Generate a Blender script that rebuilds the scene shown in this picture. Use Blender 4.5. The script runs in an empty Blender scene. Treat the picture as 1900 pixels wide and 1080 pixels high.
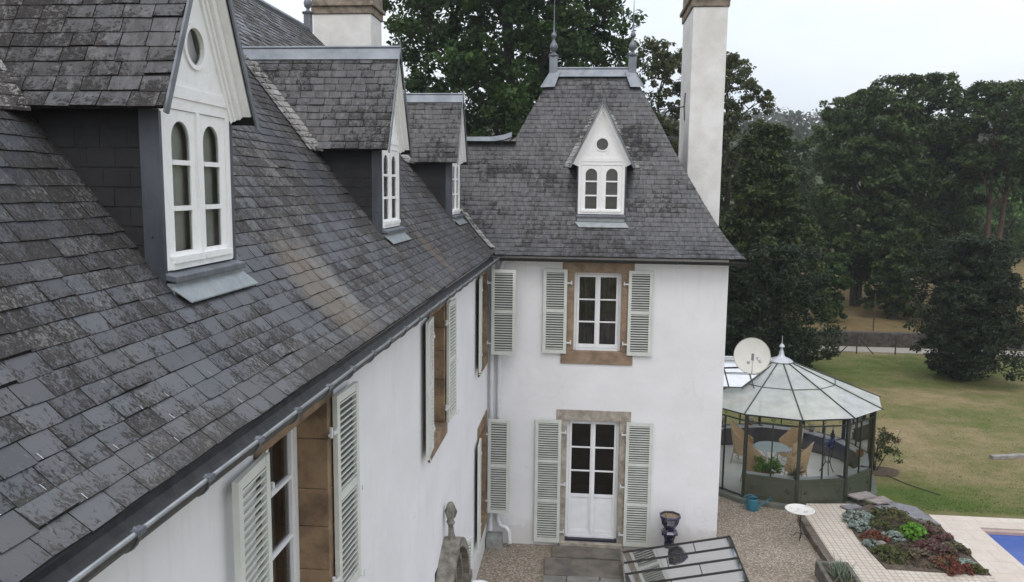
import bpy, math, random
import numpy as np
from mathutils import Vector, Matrix
R = math.radians
PI = math.pi
rng = random.Random(7)
sc = bpy.context.scene
C = sc.collection

# ------------------------------------------------------------------ camera
F_PX, YAW, PITCH, ROLL = 1494.6, 0.0926, -0.1287, 0.0113
CAM = Vector((1.957, -16.0, 7.415))
cd = bpy.data.cameras.new("camera"); cam = bpy.data.objects.new("camera", cd); C.objects.link(cam)
fw = Vector((-math.sin(YAW)*math.cos(PITCH), math.cos(YAW)*math.cos(PITCH), math.sin(PITCH)))
rt = Vector((math.cos(YAW), math.sin(YAW), 0)); up = rt.cross(fw)
r2 = rt*math.cos(ROLL)+up*math.sin(ROLL); u2 = up*math.cos(ROLL)-rt*math.sin(ROLL)
mw = Matrix(((r2.x, u2.x, -fw.x, CAM.x), (r2.y, u2.y, -fw.y, CAM.y), (r2.z, u2.z, -fw.z, CAM.z), (0, 0, 0, 1)))
cam.matrix_world = mw
cd.sensor_width = 36; cd.lens = F_PX/1900*36; cd.clip_end = 3000; cd.clip_start = 0.05
sc.camera = cam

# ------------------------------------------------------------------ world: overcast sky
EXPOSURE = 0.22
w = bpy.data.worlds.new("World"); sc.world = w; w.use_nodes = True
nt = w.node_tree; nt.nodes.clear(); N = nt.nodes.new; L = nt.links.new
out = N('ShaderNodeOutputWorld'); bg = N('ShaderNodeBackground'); add = N('ShaderNodeAddShader'); bg2 = N('ShaderNodeBackground')
sky = N('ShaderNodeTexSky'); sky.sky_type = 'NISHITA'; sky.sun_disc = False
sky.sun_elevation = R(52); sky.sun_rotation = R(200); sky.air_density = 1.0; sky.dust_density = 3
L(sky.outputs[0], bg.inputs[0]); bg.inputs[1].default_value = 0.05
tc = N('ShaderNodeTexCoord'); sep = N('ShaderNodeSeparateXYZ'); L(tc.outputs['Generated'], sep.inputs[0])
mr = N('ShaderNodeMapRange'); mr.inputs[1].default_value = -0.05; mr.inputs[2].default_value = 1.0
mr.inputs[3].default_value = 0.66; mr.inputs[4].default_value = 1.45; L(sep.outputs['Z'], mr.inputs[0])
mp = N('ShaderNodeMapping'); mp.inputs['Scale'].default_value = (1.2, 1.2, 3.0); L(tc.outputs['Generated'], mp.inputs[0])
no = N('ShaderNodeTexNoise'); no.inputs['Scale'].default_value = 1.6; no.inputs['Detail'].default_value = 4; L(mp.outputs[0], no.inputs[0])
cr = N('ShaderNodeValToRGB'); cr.color_ramp.elements[0].position = .36; cr.color_ramp.elements[0].color = (.76, .81, .90, 1)
cr.color_ramp.elements[1].position = .62; cr.color_ramp.elements[1].color = (.985, .99, 1, 1); L(no.outputs[0], cr.inputs[0])
L(cr.outputs[0], bg2.inputs[0]); L(mr.outputs[0], bg2.inputs[1])
L(bg.outputs[0], add.inputs[0]); L(bg2.outputs[0], add.inputs[1]); L(add.outputs[0], out.inputs[0])
sd = bpy.data.lights.new("sun", 'SUN'); sd.energy = 0.5; sd.angle = R(30); sd.color = (1, .97, .93)
so = bpy.data.objects.new("sun", sd); C.objects.link(so); so.rotation_euler = (R(38), 0, R(20))
sc.view_settings.view_transform = 'Standard'; sc.view_settings.look = 'None'
sc.view_settings.exposure = EXPOSURE; sc.view_settings.gamma = 1
sc.render.resolution_x = 1024; sc.render.resolution_y = 582
sc.cycles.max_bounces = 6; sc.cycles.transparent_max_bounces = 12; sc.cycles.use_denoising = True

# ------------------------------------------------------------------ helpers
class MB:
    """collects polygons; frame = (origin, U, N, Z) maps local (u,n,z)"""
    def __init__(s, o=(0,0,0), U=(1,0,0), Nn=(0,1,0), Z=(0,0,1)):
        s.v=[]; s.f=[]; s.uv=[]; s.col=[]; s.fr(o,U,Nn,Z); s.hasuv=False
    def fr(s,o=(0,0,0),U=(1,0,0),Nn=(0,1,0),Z=(0,0,1)):
        s.o=Vector(o); s.U=Vector(U).normalized(); s.N=Vector(Nn).normalized(); s.Z=Vector(Z).normalized(); return s
    def P(s,a): return s.o+s.U*a[0]+s.N*a[1]+s.Z*a[2]
    def poly(s,pts,uv=None,col=None):
        b=len(s.v); s.v+= [tuple(s.P(p)) for p in pts]; s.f.append(tuple(range(b,b+len(pts))))
        s.uv.append(uv or [(0,0)]*len(pts)); s.col.append(col or (0,0,0,1))
        if uv: s.hasuv=True
    def hexa(s,p):
        b=len(s.v); s.v+=[tuple(s.P(q)) for q in p]
        for f in ((0,3,2,1),(4,5,6,7),(0,1,5,4),(1,2,6,5),(2,3,7,6),(3,0,4,7)):
            s.f.append(tuple(b+i for i in f)); s.uv.append([(0,0)]*4); s.col.append((0,0,0,1))
    def box(s,x0,x1,y0,y1,z0,z1):
        s.hexa([(x0,y0,z0),(x1,y0,z0),(x1,y1,z0),(x0,y1,z0),(x0,y0,z1),(x1,y0,z1),(x1,y1,z1),(x0,y1,z1)])
    def prism(s,pts,z0,z1):      # polygon pts (x,y) extruded in z
        n=len(pts); s.poly([(x,y,z1) for x,y in pts]); s.poly([(x,y,z0) for x,y in reversed(pts)])
        for i in range(n):
            a,b=pts[i],pts[(i+1)%n]; s.poly([(a[0],a[1],z0),(b[0],b[1],z0),(b[0],b[1],z1),(a[0],a[1],z1)])
    def prism_n(s,pts,n0,n1):    # polygon pts (u,z) extruded in n
        n=len(pts); s.poly([(x,n1,z) for x,z in pts]); s.poly([(x,n0,z) for x,z in reversed(pts)])
        for i in range(n):
            a,b=pts[i],pts[(i+1)%n]; s.poly([(a[0],n0,a[1]),(b[0],n0,b[1]),(b[0],n1,b[1]),(a[0],n1,a[1])])
    def ring_n(s,outer,inner,n0,n1):   # same count loops in (u,z): plate with a hole
        n=len(outer)
        for i in range(n):
            j=(i+1)%n; a,b,c,d=outer[i],outer[j],inner[j],inner[i]
            for nn in (n1,n0): s.poly([(q[0],nn,q[1]) for q in (a,b,c,d)])
            s.poly([(d[0],n0,d[1]),(c[0],n0,c[1]),(c[0],n1,c[1]),(d[0],n1,d[1])])
            s.poly([(a[0],n0,a[1]),(b[0],n0,b[1]),(b[0],n1,b[1]),(a[0],n1,a[1])])
    def tube(s,path,r,seg=8,cap=True):
        pts=[Vector(p) for p in path]; n=len(pts); rs=r if isinstance(r,(list,tuple)) else [r]*n
        b=len(s.v); ref=None
        for i,p in enumerate(pts):
            t=(pts[min(i+1,n-1)]-pts[max(i-1,0)]).normalized()
            if ref is None:
                ref=Vector((0,0,1)) if abs(t.z)<.9 else Vector((1,0,0))
            a=t.cross(ref).normalized(); c=a.cross(t).normalized(); ref=c
            for k in range(seg):
                an=2*PI*k/seg; s.v.append(tuple(s.P(p+(a*math.cos(an)+c*math.sin(an))*rs[i])))
        for i in range(n-1):
            for k in range(seg):
                k2=(k+1)%seg; s.f.append((b+i*seg+k,b+i*seg+k2,b+(i+1)*seg+k2,b+(i+1)*seg+k)); s.uv.append([(0,0)]*4); s.col.append((0,0,0,1))
        if cap:
            for q in (tuple(b+k for k in range(seg)),tuple(b+(n-1)*seg+k for k in reversed(range(seg)))):
                s.f.append(q); s.uv.append([(0,0)]*seg); s.col.append((0,0,0,1))
    def lathe(s,prof,c=(0,0,0),seg=20,oct_=None):
        b=len(s.v); n=len(prof)
        for r,z in prof:
            for k in range(seg):
                a=2*PI*k/seg+(oct_ or 0); s.v.append(tuple(s.P((c[0]+r*math.cos(a),c[1]+r*math.sin(a),c[2]+z))))
        for i in range(n-1):
            for k in range(seg):
                k2=(k+1)%seg; s.f.append((b+i*seg+k,b+i*seg+k2,b+(i+1)*seg+k2,b+(i+1)*seg+k)); s.uv.append([(0,0)]*4); s.col.append((0,0,0,1))
    def build(s,name,mat,parent=None,smooth=False,bevel=0,loc=None):
        me=bpy.data.meshes.new(name); me.from_pydata(s.v,[],s.f); me.materials.append(mat)
        if s.hasuv:
            ul=me.uv_layers.new(name='UVMap'); flat=[c for f in s.uv for q in f for c in q]; ul.data.foreach_set('uv',flat)
            ca=me.color_attributes.new('tone','FLOAT_COLOR','CORNER'); cc=[x for f,c in zip(s.f,s.col) for _ in f for x in c]; ca.data.foreach_set('color',cc)
        if smooth:
            me.polygons.foreach_set('use_smooth',[True]*len(me.polygons)); 
            if hasattr(me,'set_sharp_from_angle'): me.set_sharp_from_angle(angle=R(40))
        me.update()
        o=bpy.data.objects.new(name,me); C.objects.link(o)
        if parent: o.parent=parent
        if loc: o.location=loc
        if bevel:
            m=o.modifiers.new('bevel','BEVEL'); m.width=bevel; m.segments=2; m.limit_method='ANGLE'
        return o
def tag(o,label=None,cat=None,group=None,kind=None):
    if label: o['label']=label
    if cat: o['category']=cat
    if group: o['group']=group
    if kind: o['kind']=kind
    return o
def thing(name,label,cat,loc=(0,0,0),rz=0,group=None):
    o=bpy.data.objects.new(name,None); C.objects.link(o); o.location=loc; o.rotation_euler=(0,0,rz); o.empty_display_size=.2
    return tag(o,label,cat,group)
def part(name,mb,mat,parent,label=None,**k):
    o=mb.build(name,mat,parent,**k)
    if label: o['label']=label
    return o
def copy_thing(root,loc,rz,label,scale=None):
    r=root.copy(); C.objects.link(r); r.location=loc; r.rotation_euler=(0,0,rz); r['label']=label
    if scale: r.scale=scale
    for ch in list(root.children):
        c=ch.copy(); C.objects.link(c); c.parent=r
        for g in list(ch.children):
            d=g.copy(); C.objects.link(d); d.parent=c
    return r

# ------------------------------------------------------------------ materials
def newmat(name):
    m=bpy.data.materials.new(name); m.use_nodes=True; t=m.node_tree; b=t.nodes['Principled BSDF']; return m,t,b
def nd(t,typ,**k):
    n=t.nodes.new(typ)
    for a,v in k.items(): setattr(n,a,v)
    return n
def noise(t,scale,detail=4,rough=.6,vec=None,dist=0,coord='Object'):
    n=nd(t,'ShaderNodeTexNoise'); n.inputs['Scale'].default_value=scale; n.inputs['Detail'].default_value=detail
    n.inputs['Roughness'].default_value=rough; n.inputs['Distortion'].default_value=dist
    if vec is None:
        c=nd(t,'ShaderNodeTexCoord'); vec=c.outputs[coord]
    t.links.new(vec,n.inputs['Vector']); return n.outputs[0]
def ramp(t,fac,stops,interp='LINEAR'):
    r=nd(t,'ShaderNodeValToRGB'); r.color_ramp.interpolation=interp; e=r.color_ramp.elements
    while len(e)<len(stops): e.new(.5)
    for i,(p,c) in enumerate(stops):
        e[i].position=p; e[i].color=(*c,1) if len(c)==3 else (c[0],c[0],c[0],1)
    t.links.new(fac,r.inputs[0]); return r.outputs[0]
def mix(t,f,a,b,mode='MIX'):
    m=nd(t,'ShaderNodeMix',data_type='RGBA',blend_type=mode)
    for s,v in ((0,f),(6,a),(7,b)):
        if hasattr(v,'is_linked') or hasattr(v,'links'): t.links.new(v,m.inputs[s])
        else: m.inputs[s].default_value=v if s==0 else (*v,1)
    return m.outputs[2]
def math_(t,op,a,b=0,c=0,clamp=False):
    m=nd(t,'ShaderNodeMath',operation=op,use_clamp=clamp)
    for i,v in enumerate((a,b,c)):
        if hasattr(v,'links'): t.links.new(v,m.inputs[i])
        else: m.inputs[i].default_value=v
    return m.outputs[0]
def mapping(t,scale=(1,1,1),rot=(0,0,0),coord='Object',loc=(0,0,0)):
    c=nd(t,'ShaderNodeTexCoord'); m=nd(t,'ShaderNodeMapping'); m.inputs['Scale'].default_value=scale; m.inputs['Rotation'].default_value=rot
    m.inputs['Location'].default_value=loc
    t.links.new(c.outputs[coord],m.inputs[0]); return m.outputs[0]
def bump(t,b,h,strength=.3,dist=.01):
    n=nd(t,'ShaderNodeBump'); n.inputs['Strength'].default_value=strength; n.inputs['Distance'].default_value=dist
    t.links.new(h,n.inputs['Height']); t.links.new(n.outputs[0],b.inputs['Normal'])
def simple(name,c1,c2=None,scale=6,rough=.6,metal=0,bmp=0,detail=5,bscale=None,spec=.5,lo=.35,hi=.65,stretch=None):
    m,t,b=newmat(name); b.inputs['Roughness'].default_value=rough; b.inputs['Metallic'].default_value=metal
    b.inputs['Specular IOR Level'].default_value=spec
    vec=mapping(t,stretch) if stretch else None
    if c2 is None: c2=tuple(x*.85 for x in c1)
    n=noise(t,scale,detail,vec=vec); col=ramp(t,n,[(lo,c1),(hi,c2)]); t.links.new(col,b.inputs['Base Color'])
    if bmp:
        h=noise(t,bscale or scale*6,4); bump(t,b,h,bmp,.01)
    return m

STR=(.72,1.1,.72)
def slate_mat(name,light=(.082,.088,.099),dark=(.048,.051,.058),lich=.5,stains=(),streak=False,warm=.0,fine=1.0):
    m,t,b=newmat(name)
    at=nd(t,'ShaderNodeAttribute',attribute_name='tone'); sp=nd(t,'ShaderNodeSeparateColor'); t.links.new(at.outputs['Color'],sp.inputs[0])
    uv=nd(t,'ShaderNodeUVMap'); us=nd(t,'ShaderNodeSeparateXYZ'); t.links.new(uv.outputs[0],us.inputs[0])
    base=mix(t,sp.outputs[0],dark,light)
    tint=noise(t,2.5,3); base=mix(t,ramp(t,tint,[(.4,(0,)),(.7,(.35,))]),base,(.115,.105,.10))
    # crust of lichen: crumbly noise, denser toward each slate's lower edge and in large regions
    n1=noise(t,42*fine,8,.74,vec=mapping(t,STR),dist=.9)
    big=noise(t,1.0,4)
    edge=math_(t,'MULTIPLY',math_(t,'SUBTRACT',1,us.outputs[1],clamp=True),.10)
    ux=math_(t,'MULTIPLY',math_(t,'ABSOLUTE',math_(t,'SUBTRACT',us.outputs[0],.5)),.12)
    s=math_(t,'ADD',n1,edge); s=math_(t,'ADD',s,ux)
    s=math_(t,'ADD',s,math_(t,'MULTIPLY',math_(t,'SUBTRACT',big,.5),.85))
    s=math_(t,'ADD',s,math_(t,'MULTIPLY',math_(t,'SUBTRACT',sp.outputs[1],.5),.13))
    th=.72-.20*lich
    m1=ramp(t,s,[(th,(0,)),(th+.03,(.92,))])
    darkc=mix(t,ramp(t,noise(t,75,5,.7),[(.38,(0,)),(.62,(1,))]),(.008,.007,.0065),(.046,.040,.036))
    col=mix(t,m1,base,darkc)
    n2=noise(t,46*fine,7,.72,dist=.6,vec=mapping(t,STR,loc=(7,3,5)))
    s2=math_(t,'ADD',n2,math_(t,'MULTIPLY',math_(t,'SUBTRACT',big,.5),.55))
    s2=math_(t,'ADD',s2,math_(t,'MULTIPLY',math_(t,'SUBTRACT',sp.outputs[2],.5),.14))
    th2=.76-.20*lich
    m2=ramp(t,s2,[(th2,(0,)),(th2+.04,(.75,))])
    col=mix(t,m2,col,mix(t,noise(t,90,4,.7),(.10,.096,.09),(.24,.235,.22)))
    if streak:
        st=noise(t,3.0,5,.65,vec=mapping(t,(6,6,.55)) )
        col=mix(t,ramp(t,st,[(.49,(0,)),(.62,(.85,))]),col,(.022,.020,.019))
        col=mix(t,ramp(t,st,[(.32,(.5,)),(.42,(0,))]),col,(.17,.168,.16))
    for (pos,size,colr,amt) in stains:
        c=nd(t,'ShaderNodeTexCoord'); mp=nd(t,'ShaderNodeMapping',vector_type='POINT')
        mp.inputs['Location'].default_value=tuple(-a/b_ for a,b_ in zip(pos,size)); mp.inputs['Scale'].default_value=tuple(1/b_ for b_ in size)
        t.links.new(c.outputs['Object'],mp.inputs[0])
        ln=nd(t,'ShaderNodeVectorMath',operation='LENGTH'); t.links.new(mp.outputs[0],ln.inputs[0])
        q=math_(t,'SUBTRACT',1,ln.outputs['Value'],clamp=True); nn=noise(t,16,6,.75,dist=.6)
        q=math_(t,'ADD',math_(t,'MULTIPLY',q,.9),math_(t,'SUBTRACT',nn,.62))
        q=ramp(t,q,[(.10,(0,)),(.35,(amt,))]); col=mix(t,q,col,colr)
    t.links.new(col,b.inputs['Base Color'])
    rr=ramp(t,m1,[(0,(.38,)),(1,(.9,))]); t.links.new(rr,b.inputs['Roughness'])
    b.inputs['Specular IOR Level'].default_value=.5
    h=math_(t,'ADD',math_(t,'MULTIPLY',n1,.5),math_(t,'MULTIPLY',m1,.6)); bump(t,b,h,.35,.006)
    return m
SL_WING=slate_mat('slate_wing',lich=.84,stains=[((-.30,-9.35,6.5),(.95,.62,.95),(.15,.115,.075),.6),((-.38,-8.95,6.6),(1.0,.28,1.0),(.19,.18,.165),.55),((-.2,-4.6,6.4),(.7,.33,.7),(.13,.09,.055),.55),((0.06,-11,6.2),(.20,9,.2),(.13,.125,.115),.22)])
SL_TOWER=slate_mat('slate_tower',light=(.070,.074,.082),dark=(.034,.037,.042),lich=.38,streak=True)
SL_DORM=slate_mat('slate_dormer',light=(.068,.070,.076),dark=(.034,.036,.040),lich=.5,streak=True)
SL_CHEEK=simple('slate_cheek_shaded',(.010,.0105,.012),(.018,.019,.022),4,.75,bmp=.2)  # near black: the shade on the cheeks is put into the slate colour
SL_VALLEY=slate_mat('slate_valley',light=(.32,.315,.295),dark=(.17,.165,.155),lich=.5)
DECK=simple('roof_deck',(.02,.02,.02),rough=.9)
ZINC=simple('zinc',(.16,.18,.205),(.24,.262,.285),4,.5,.55,.15)
ZINCD=simple('zinc_weathered',(.12,.13,.15),(.19,.205,.225),7,.5,.45,.25)
ZINCK=simple('dark_zinc',(.055,.06,.075),(.11,.118,.14),3,.5,.3,.25,stretch=(1,1,.4))
GUTD=simple('gutter_dark',(.045,.047,.05),(.085,.085,.085),9,.55,.3,.2)
GUTL=simple('gutter_bead',(.42,.44,.46),(.28,.3,.31),8,.35,.7)
def plaster():
    m,t,b=newmat('white_render'); b.inputs['Roughness'].default_value=.9; b.inputs['Specular IOR Level'].default_value=.2
    n=noise(t,.9,5,.6); col=ramp(t,n,[(.35,(.775,.775,.79)),(.7,(.72,.72,.73))])
    st=noise(t,2.2,5,.6,vec=mapping(t,(1.5,1.5,.35))); col=mix(t,ramp(t,st,[(.56,(0,)),(.72,(.28,))]),col,(.60,.59,.57))
    c=nd(t,'ShaderNodeTexCoord'); s=nd(t,'ShaderNodeSeparateXYZ'); t.links.new(c.outputs['Object'],s.inputs[0])
    lo=math_(t,'ADD',math_(t,'MULTIPLY',s.outputs[2],1.0),math_(t,'MULTIPLY',noise(t,5,5),-.7))
    col=mix(t,ramp(t,lo,[(0,(.4,)),(.2,(0,))]),col,(.42,.38,.32))
    vc=nd(t,'ShaderNodeTexVoronoi',feature='DISTANCE_TO_EDGE'); vc.inputs['Scale'].default_value=.55; 
    wv=nd(t,'ShaderNodeVectorMath',operation='ADD'); c2=nd(t,'ShaderNodeTexCoord'); wn=nd(t,'ShaderNodeTexNoise'); wn.inputs['Scale'].default_value=3; wn.inputs['Detail'].default_value=6; t.links.new(c2.outputs['Object'],wn.inputs[0])
    ws=nd(t,'ShaderNodeVectorMath',operation='SCALE'); ws.inputs['Scale'].default_value=.5; t.links.new(wn.outputs['Color'],ws.inputs[0]); t.links.new(c2.outputs['Object'],wv.inputs[0]); t.links.new(ws.outputs[0],wv.inputs[1]); t.links.new(wv.outputs[0],vc.inputs[0])
    ck=ramp(t,vc.outputs['Distance'],[(0,(.30,)),(.006,(0,))]); ck=math_(t,'MULTIPLY',ck,ramp(t,noise(t,.8,3),[(.5,(0,)),(.6,(1,))])); col=mix(t,ck,col,(.45,.43,.40))
    dr=noise(t,1.0,5,.7,vec=mapping(t,(9,9,.5))); zz_=ramp(t,math_(t,'MULTIPLY',s.outputs[2],.16),[(.80,(0,)),(.97,(1,))]); col=mix(t,math_(t,'MULTIPLY',ramp(t,dr,[(.5,(0,)),(.68,(.28,))]),zz_),col,(.46,.44,.41))
    sm=noise(t,1.1,4,.55,vec=mapping(t,(.8,.8,1.6),loc=(3,1,2))); col=mix(t,ramp(t,sm,[(.45,(0,)),(.7,(.5,))]),col,(.68,.675,.67))
    t.links.new(col,b.inputs['Base Color'])
    h=noise(t,45,5,.7); h2=noise(t,3.0,3); hh=math_(t,'ADD',math_(t,'MULTIPLY',h,.3),math_(t,'MULTIPLY',h2,1.2)); bump(t,b,hh,.22,.03)
    return m
RENDER=plaster()
PAINT=simple('white_paint',(.80,.81,.82),(.73,.74,.75),5,.4,bmp=.12,bscale=40)
PAINT_OLD=simple('flaking_white_paint',(.84,.84,.83),(.74,.73,.71),14,.5,bmp=.4,bscale=22,lo=.5,hi=.8)
SHUT=simple('shutter_paint',(.62,.635,.59),(.54,.56,.515),5,.5,bmp=.1,bscale=40)
SLATSHADE=simple('slat_gap_dark',(.13,.14,.125),rough=.8)  # dark tone painting shade into the gaps between shutter slats
OCHRE=simple('ochre_stone',(.315,.225,.15),(.18,.13,.09),5,.85,bmp=.5,bscale=30)
OCHRE2=simple('tan_stone',(.27,.185,.11),(.12,.08,.05),3.5,.85,bmp=.7,bscale=26,detail=8,lo=.4,hi=.62)
GREYST=simple('pale_stone',(.42,.385,.33),(.22,.19,.155),6,.85,bmp=.5,bscale=30)
CAPST=simple('chimney_cap_stone',(.30,.245,.19),(.13,.105,.085),6,.9,bmp=.5,bscale=24)
CHIMNEY=simple('chimney_render',(.74,.74,.725),(.62,.60,.565),2.2,.9,bmp=.35,bscale=16)
IRON=simple('black_iron',(.02,.02,.02),(.035,.032,.03),8,.5,.4)
PIPE=simple('white_pipe',(.66,.67,.68),(.58,.58,.58),5,.4)
OLIVE=simple('olive_metal',(.055,.063,.040),(.072,.078,.055),5,.45,.1,.15)
OLIVE_D=simple('dark_olive_post',(.032,.038,.025),(.045,.050,.036),6,.4,.3)
CURT=simple('curtain_and_pane_sheet',(.20,.195,.175),(.28,.27,.24),2.5,.9)  # wing casement curtains; also the added sheet behind the pavilion dormer panes
PANESHEET=simple('pale_pane_sheet',(.62,.60,.54),(.50,.49,.44),2.5,.9)  # added sheet behind dormer panes; tone stands in for their reflections
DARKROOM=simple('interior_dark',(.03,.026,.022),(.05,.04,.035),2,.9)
def glass(name,tint=(.85,.88,.88),ior=1.5,refl=1.0,mixc=None,rough=0.02):
    m,t,b=newmat(name); t.nodes.remove(b); o=t.nodes['Material Output']
    tr=nd(t,'ShaderNodeBsdfTransparent'); tr.inputs[0].default_value=(*tint,1)
    gl=nd(t,'ShaderNodeBsdfGlossy'); gl.inputs['Roughness'].default_value=rough; gl.inputs[0].default_value=(refl,refl,refl,1)
    fr=nd(t,'ShaderNodeFresnel'); fr.inputs[0].default_value=ior; mx=nd(t,'ShaderNodeMixShader')
    t.links.new(fr.outputs[0],mx.inputs[0]); t.links.new(tr.outputs[0],mx.inputs[1]); t.links.new(gl.outputs[0],mx.inputs[2])
    last=mx.outputs[0]
    if mixc:
        df=nd(t,'ShaderNodeBsdfDiffuse'); df.inputs[0].default_value=(*mixc[0],1); m2=nd(t,'ShaderNodeMixShader')
        n=noise(t,3,5,.6); f=ramp(t,n,[(.3,(mixc[1]*.8,)),(.7,(mixc[1]*1.15,))]); t.links.new(f,m2.inputs[0])
        t.links.new(last,m2.inputs[1]); t.links.new(df.outputs[0],m2.inputs[2]); last=m2.outputs[0]
    t.links.new(last,o.inputs[0]); return m
GLASS=glass('window_glass')
CGLASS=glass('conservatory_glass',(.93,.95,.94),1.4,.8)
ROOFGL=glass('conservatory_roof_glass',(.84,.88,.87),1.45,.8,((.72,.75,.73),.48),.25)
FRAMEGL=glass('cold_frame_glass',(.60,.64,.62),1.55,.8,((.11,.11,.09),.2),.05)

# ------------------------------------------------------------------ roof profiles and slates
WING=[(.14,6.12),(-.03,6.25),(-.25,6.47),(-.52,6.77),(-.90,7.25),(-1.29,7.76),(-1.9,8.42),(-2.5,9.07),(-3.3,9.9),(-4.05,10.67)]
TOW=[(0,6.08),(.17,6.24),(.36,6.48),(.52,6.74),(.8,7.23),(1.05,7.69),(1.19,7.96),(1.42,8.41),(1.7,8.98),(1.98,9.50),(2.17,9.88)]
def resample(pr,step):
    a=np.array(pr,float); d=np.r_[0,np.cumsum(np.hypot(*np.diff(a,axis=0).T))]
    # smooth curve through the points
    n=int(d[-1]/step); s=np.linspace(0,d[-1],n+1)
    x=np.interp(s,d,a[:,0]); z=np.interp(s,d,a[:,1])
    for _ in range(3):
        x[1:-1]=(x[:-2]+2*x[1:-1]+x[2:])/4; z[1:-1]=(z[:-2]+2*z[1:-1]+z[2:])/4
    return list(zip(x,z))
EXPO=.113
WR=resample(WING,EXPO); TR=resample(TOW,.105)
def wing_x(z): zz=[b for a,b in WR]; xx=[a for a,b in WR]; return float(np.interp(z,zz,xx))
def tow_t(z): zz=[b for a,b in TR]; xx=[a for a,b in TR]; return float(np.interp(z,zz,xx))
def wing_z(x): return float(np.interp(-x,[-a for a,b in WR],[b for a,b in WR]))
def tow_z(t): return float(np.interp(t,[a for a,b in TR],[b for a,b in TR]))
def slate_row(M,lo,hi,d,s_lo,s_hi,nrm,wd=.22,th=.009,phase=0,jit=.004,odd=0.0):
    """lo,hi: points on the lower/upper edge line at s=0; d: row direction; s ranges clip lower and upper edge"""
    lo=Vector(lo); hi=Vector(hi); d=Vector(d); nrm=Vector(nrm)
    s=min(s_lo[0],s_hi[0])-wd*(phase+.3*rng.random()); end=max(s_lo[1],s_hi[1])
    dn=(lo-hi).normalized()
    while s<end:
        ww=wd*rng.uniform(.86,1.14); a,b=s,s+ww-.006; s+=ww
        al,bl=max(a,s_lo[0]),min(b,s_lo[1]); ah,bh=max(a,s_hi[0]),min(b,s_hi[1])
        if bl-al<.012 and bh-ah<.012: continue
        if bl<al: al=bl=(al+bl)/2
        if bh<ah: ah=bh=(ah+bh)/2
        e=rng.uniform(-jit,jit); t=th*rng.uniform(.6,1.6); t0=.0015
        if rng.random()<odd: e+=rng.uniform(-.012,.012); t*=1.5
        sk=rng.uniform(-jit,jit)*.8
        p0=lo+d*al+dn*(e-sk)+nrm*t; p1=lo+d*bl+dn*(e+sk)+nrm*(t*rng.uniform(.75,1.25))
        p2=hi+d*bh+nrm*t0; p3=hi+d*ah+nrm*t0
        q0=lo+d*al+dn*(e-sk)-nrm*.004; q1=lo+d*bl+dn*(e+sk)-nrm*.004
        c=(rng.random()**1.3,rng.random(),rng.random(),1)
        M.poly([p0,p1,p2,p3],[(0,0),(1,0),(1,1),(0,1)],c)
        M.poly([q0,q1,p1,p0],[(0,0),(1,0),(1,0),(0,0)],(c[0]*.3,1,c[2]*.2,1))
        M.poly([q0,p0,p3],[(0,0),(0,0),(0,1)],(c[0]*.4,1,0,1)); M.poly([p1,q1,p2],[(1,0),(1,0),(1,1)],(c[0]*.4,1,0,1))

# ------------------------------------------------------------------ manor house
house=thing('manor_house','white rendered manor house with slate roofs, dormers and pale green shutters','house')
XL=-1.03; XR=5.0; W=4.72
# wing walls
def wallgrid(M,u0,u1,z0,z1,holes,depth):
    holes=[(a-.04,b+.04,c-(.04 if c>.1 else 0),d+.04) for a,b,c,d in holes]
    us=sorted({u0,u1,*[h[0] for h in holes],*[h[1] for h in holes]}); zs=sorted({z0,z1,*[h[2] for h in holes],*[h[3] for h in holes]})
    for i in range(len(us)-1):
        for j in range(len(zs)-1):
            uc=(us[i]+us[i+1])/2; zc=(zs[j]+zs[j+1])/2
            if any(h[0]<uc<h[1] and h[2]<zc<h[3] for h in holes): continue
            M.poly([(us[i],0,zs[j]),(us[i+1],0,zs[j]),(us[i+1],0,zs[j+1]),(us[i],0,zs[j+1])])
FW=((0,0,0),(0,1,0),(1,0,0))          # wing wall: u = +y, outward = +x
FT=((0,0,0),(1,0,0),(0,-1,0))         # tower facade: u = +x, outward = -y
W1=(-11.36,-10.19,4.15,5.78); W2=(-6.1,-5.14,4.12,5.78); W3=(-1.42,-.42,4.12,5.76); L3=(-1.42,-.42,.78,2.72)
DOORH=(-5.75,-4.45,.02,2.15)
m=MB(); m.fr(*FW); wallgrid(m,-15.2,0,-.3,6.16,[W1,W2,W3,L3,DOORH],.34); part('wall',m,RENDER,house,'long white wing wall with tan stone window surrounds')
UW=(1.72,2.66,4.15,5.74); DW=(1.63,2.70,.17,2.71)
m=MB(); m.fr(*FT); wallgrid(m,0,W,-.3,6.05,[UW,DW],.16)
m.fr(); m.poly([(W,0,-.3),(W,3.8,-.3),(W,3.8,6.05),(W,0,6.05)]); m.poly([(W,3.8,-.3),(-1,3.8,-.3),(-1,3.8,6.05),(W,3.8,6.05)])
part('wall',m,RENDER,house,'white end pavilion wall around the French door')
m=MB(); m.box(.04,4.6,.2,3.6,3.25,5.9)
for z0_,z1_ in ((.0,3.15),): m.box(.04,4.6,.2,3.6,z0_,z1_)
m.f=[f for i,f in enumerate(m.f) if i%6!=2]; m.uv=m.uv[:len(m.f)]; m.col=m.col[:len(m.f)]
part('dark_room_box',m,DARKROOM,house)  # dark box added so the pavilion rooms look unlit through the glass
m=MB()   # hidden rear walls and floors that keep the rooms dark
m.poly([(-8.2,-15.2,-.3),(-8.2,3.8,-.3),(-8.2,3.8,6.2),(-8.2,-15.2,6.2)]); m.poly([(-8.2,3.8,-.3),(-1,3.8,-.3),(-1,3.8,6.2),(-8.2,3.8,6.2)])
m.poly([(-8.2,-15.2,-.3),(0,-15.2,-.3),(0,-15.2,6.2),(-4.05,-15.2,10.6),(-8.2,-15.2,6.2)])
part('rear_wall',m,RENDER,house)
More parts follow.
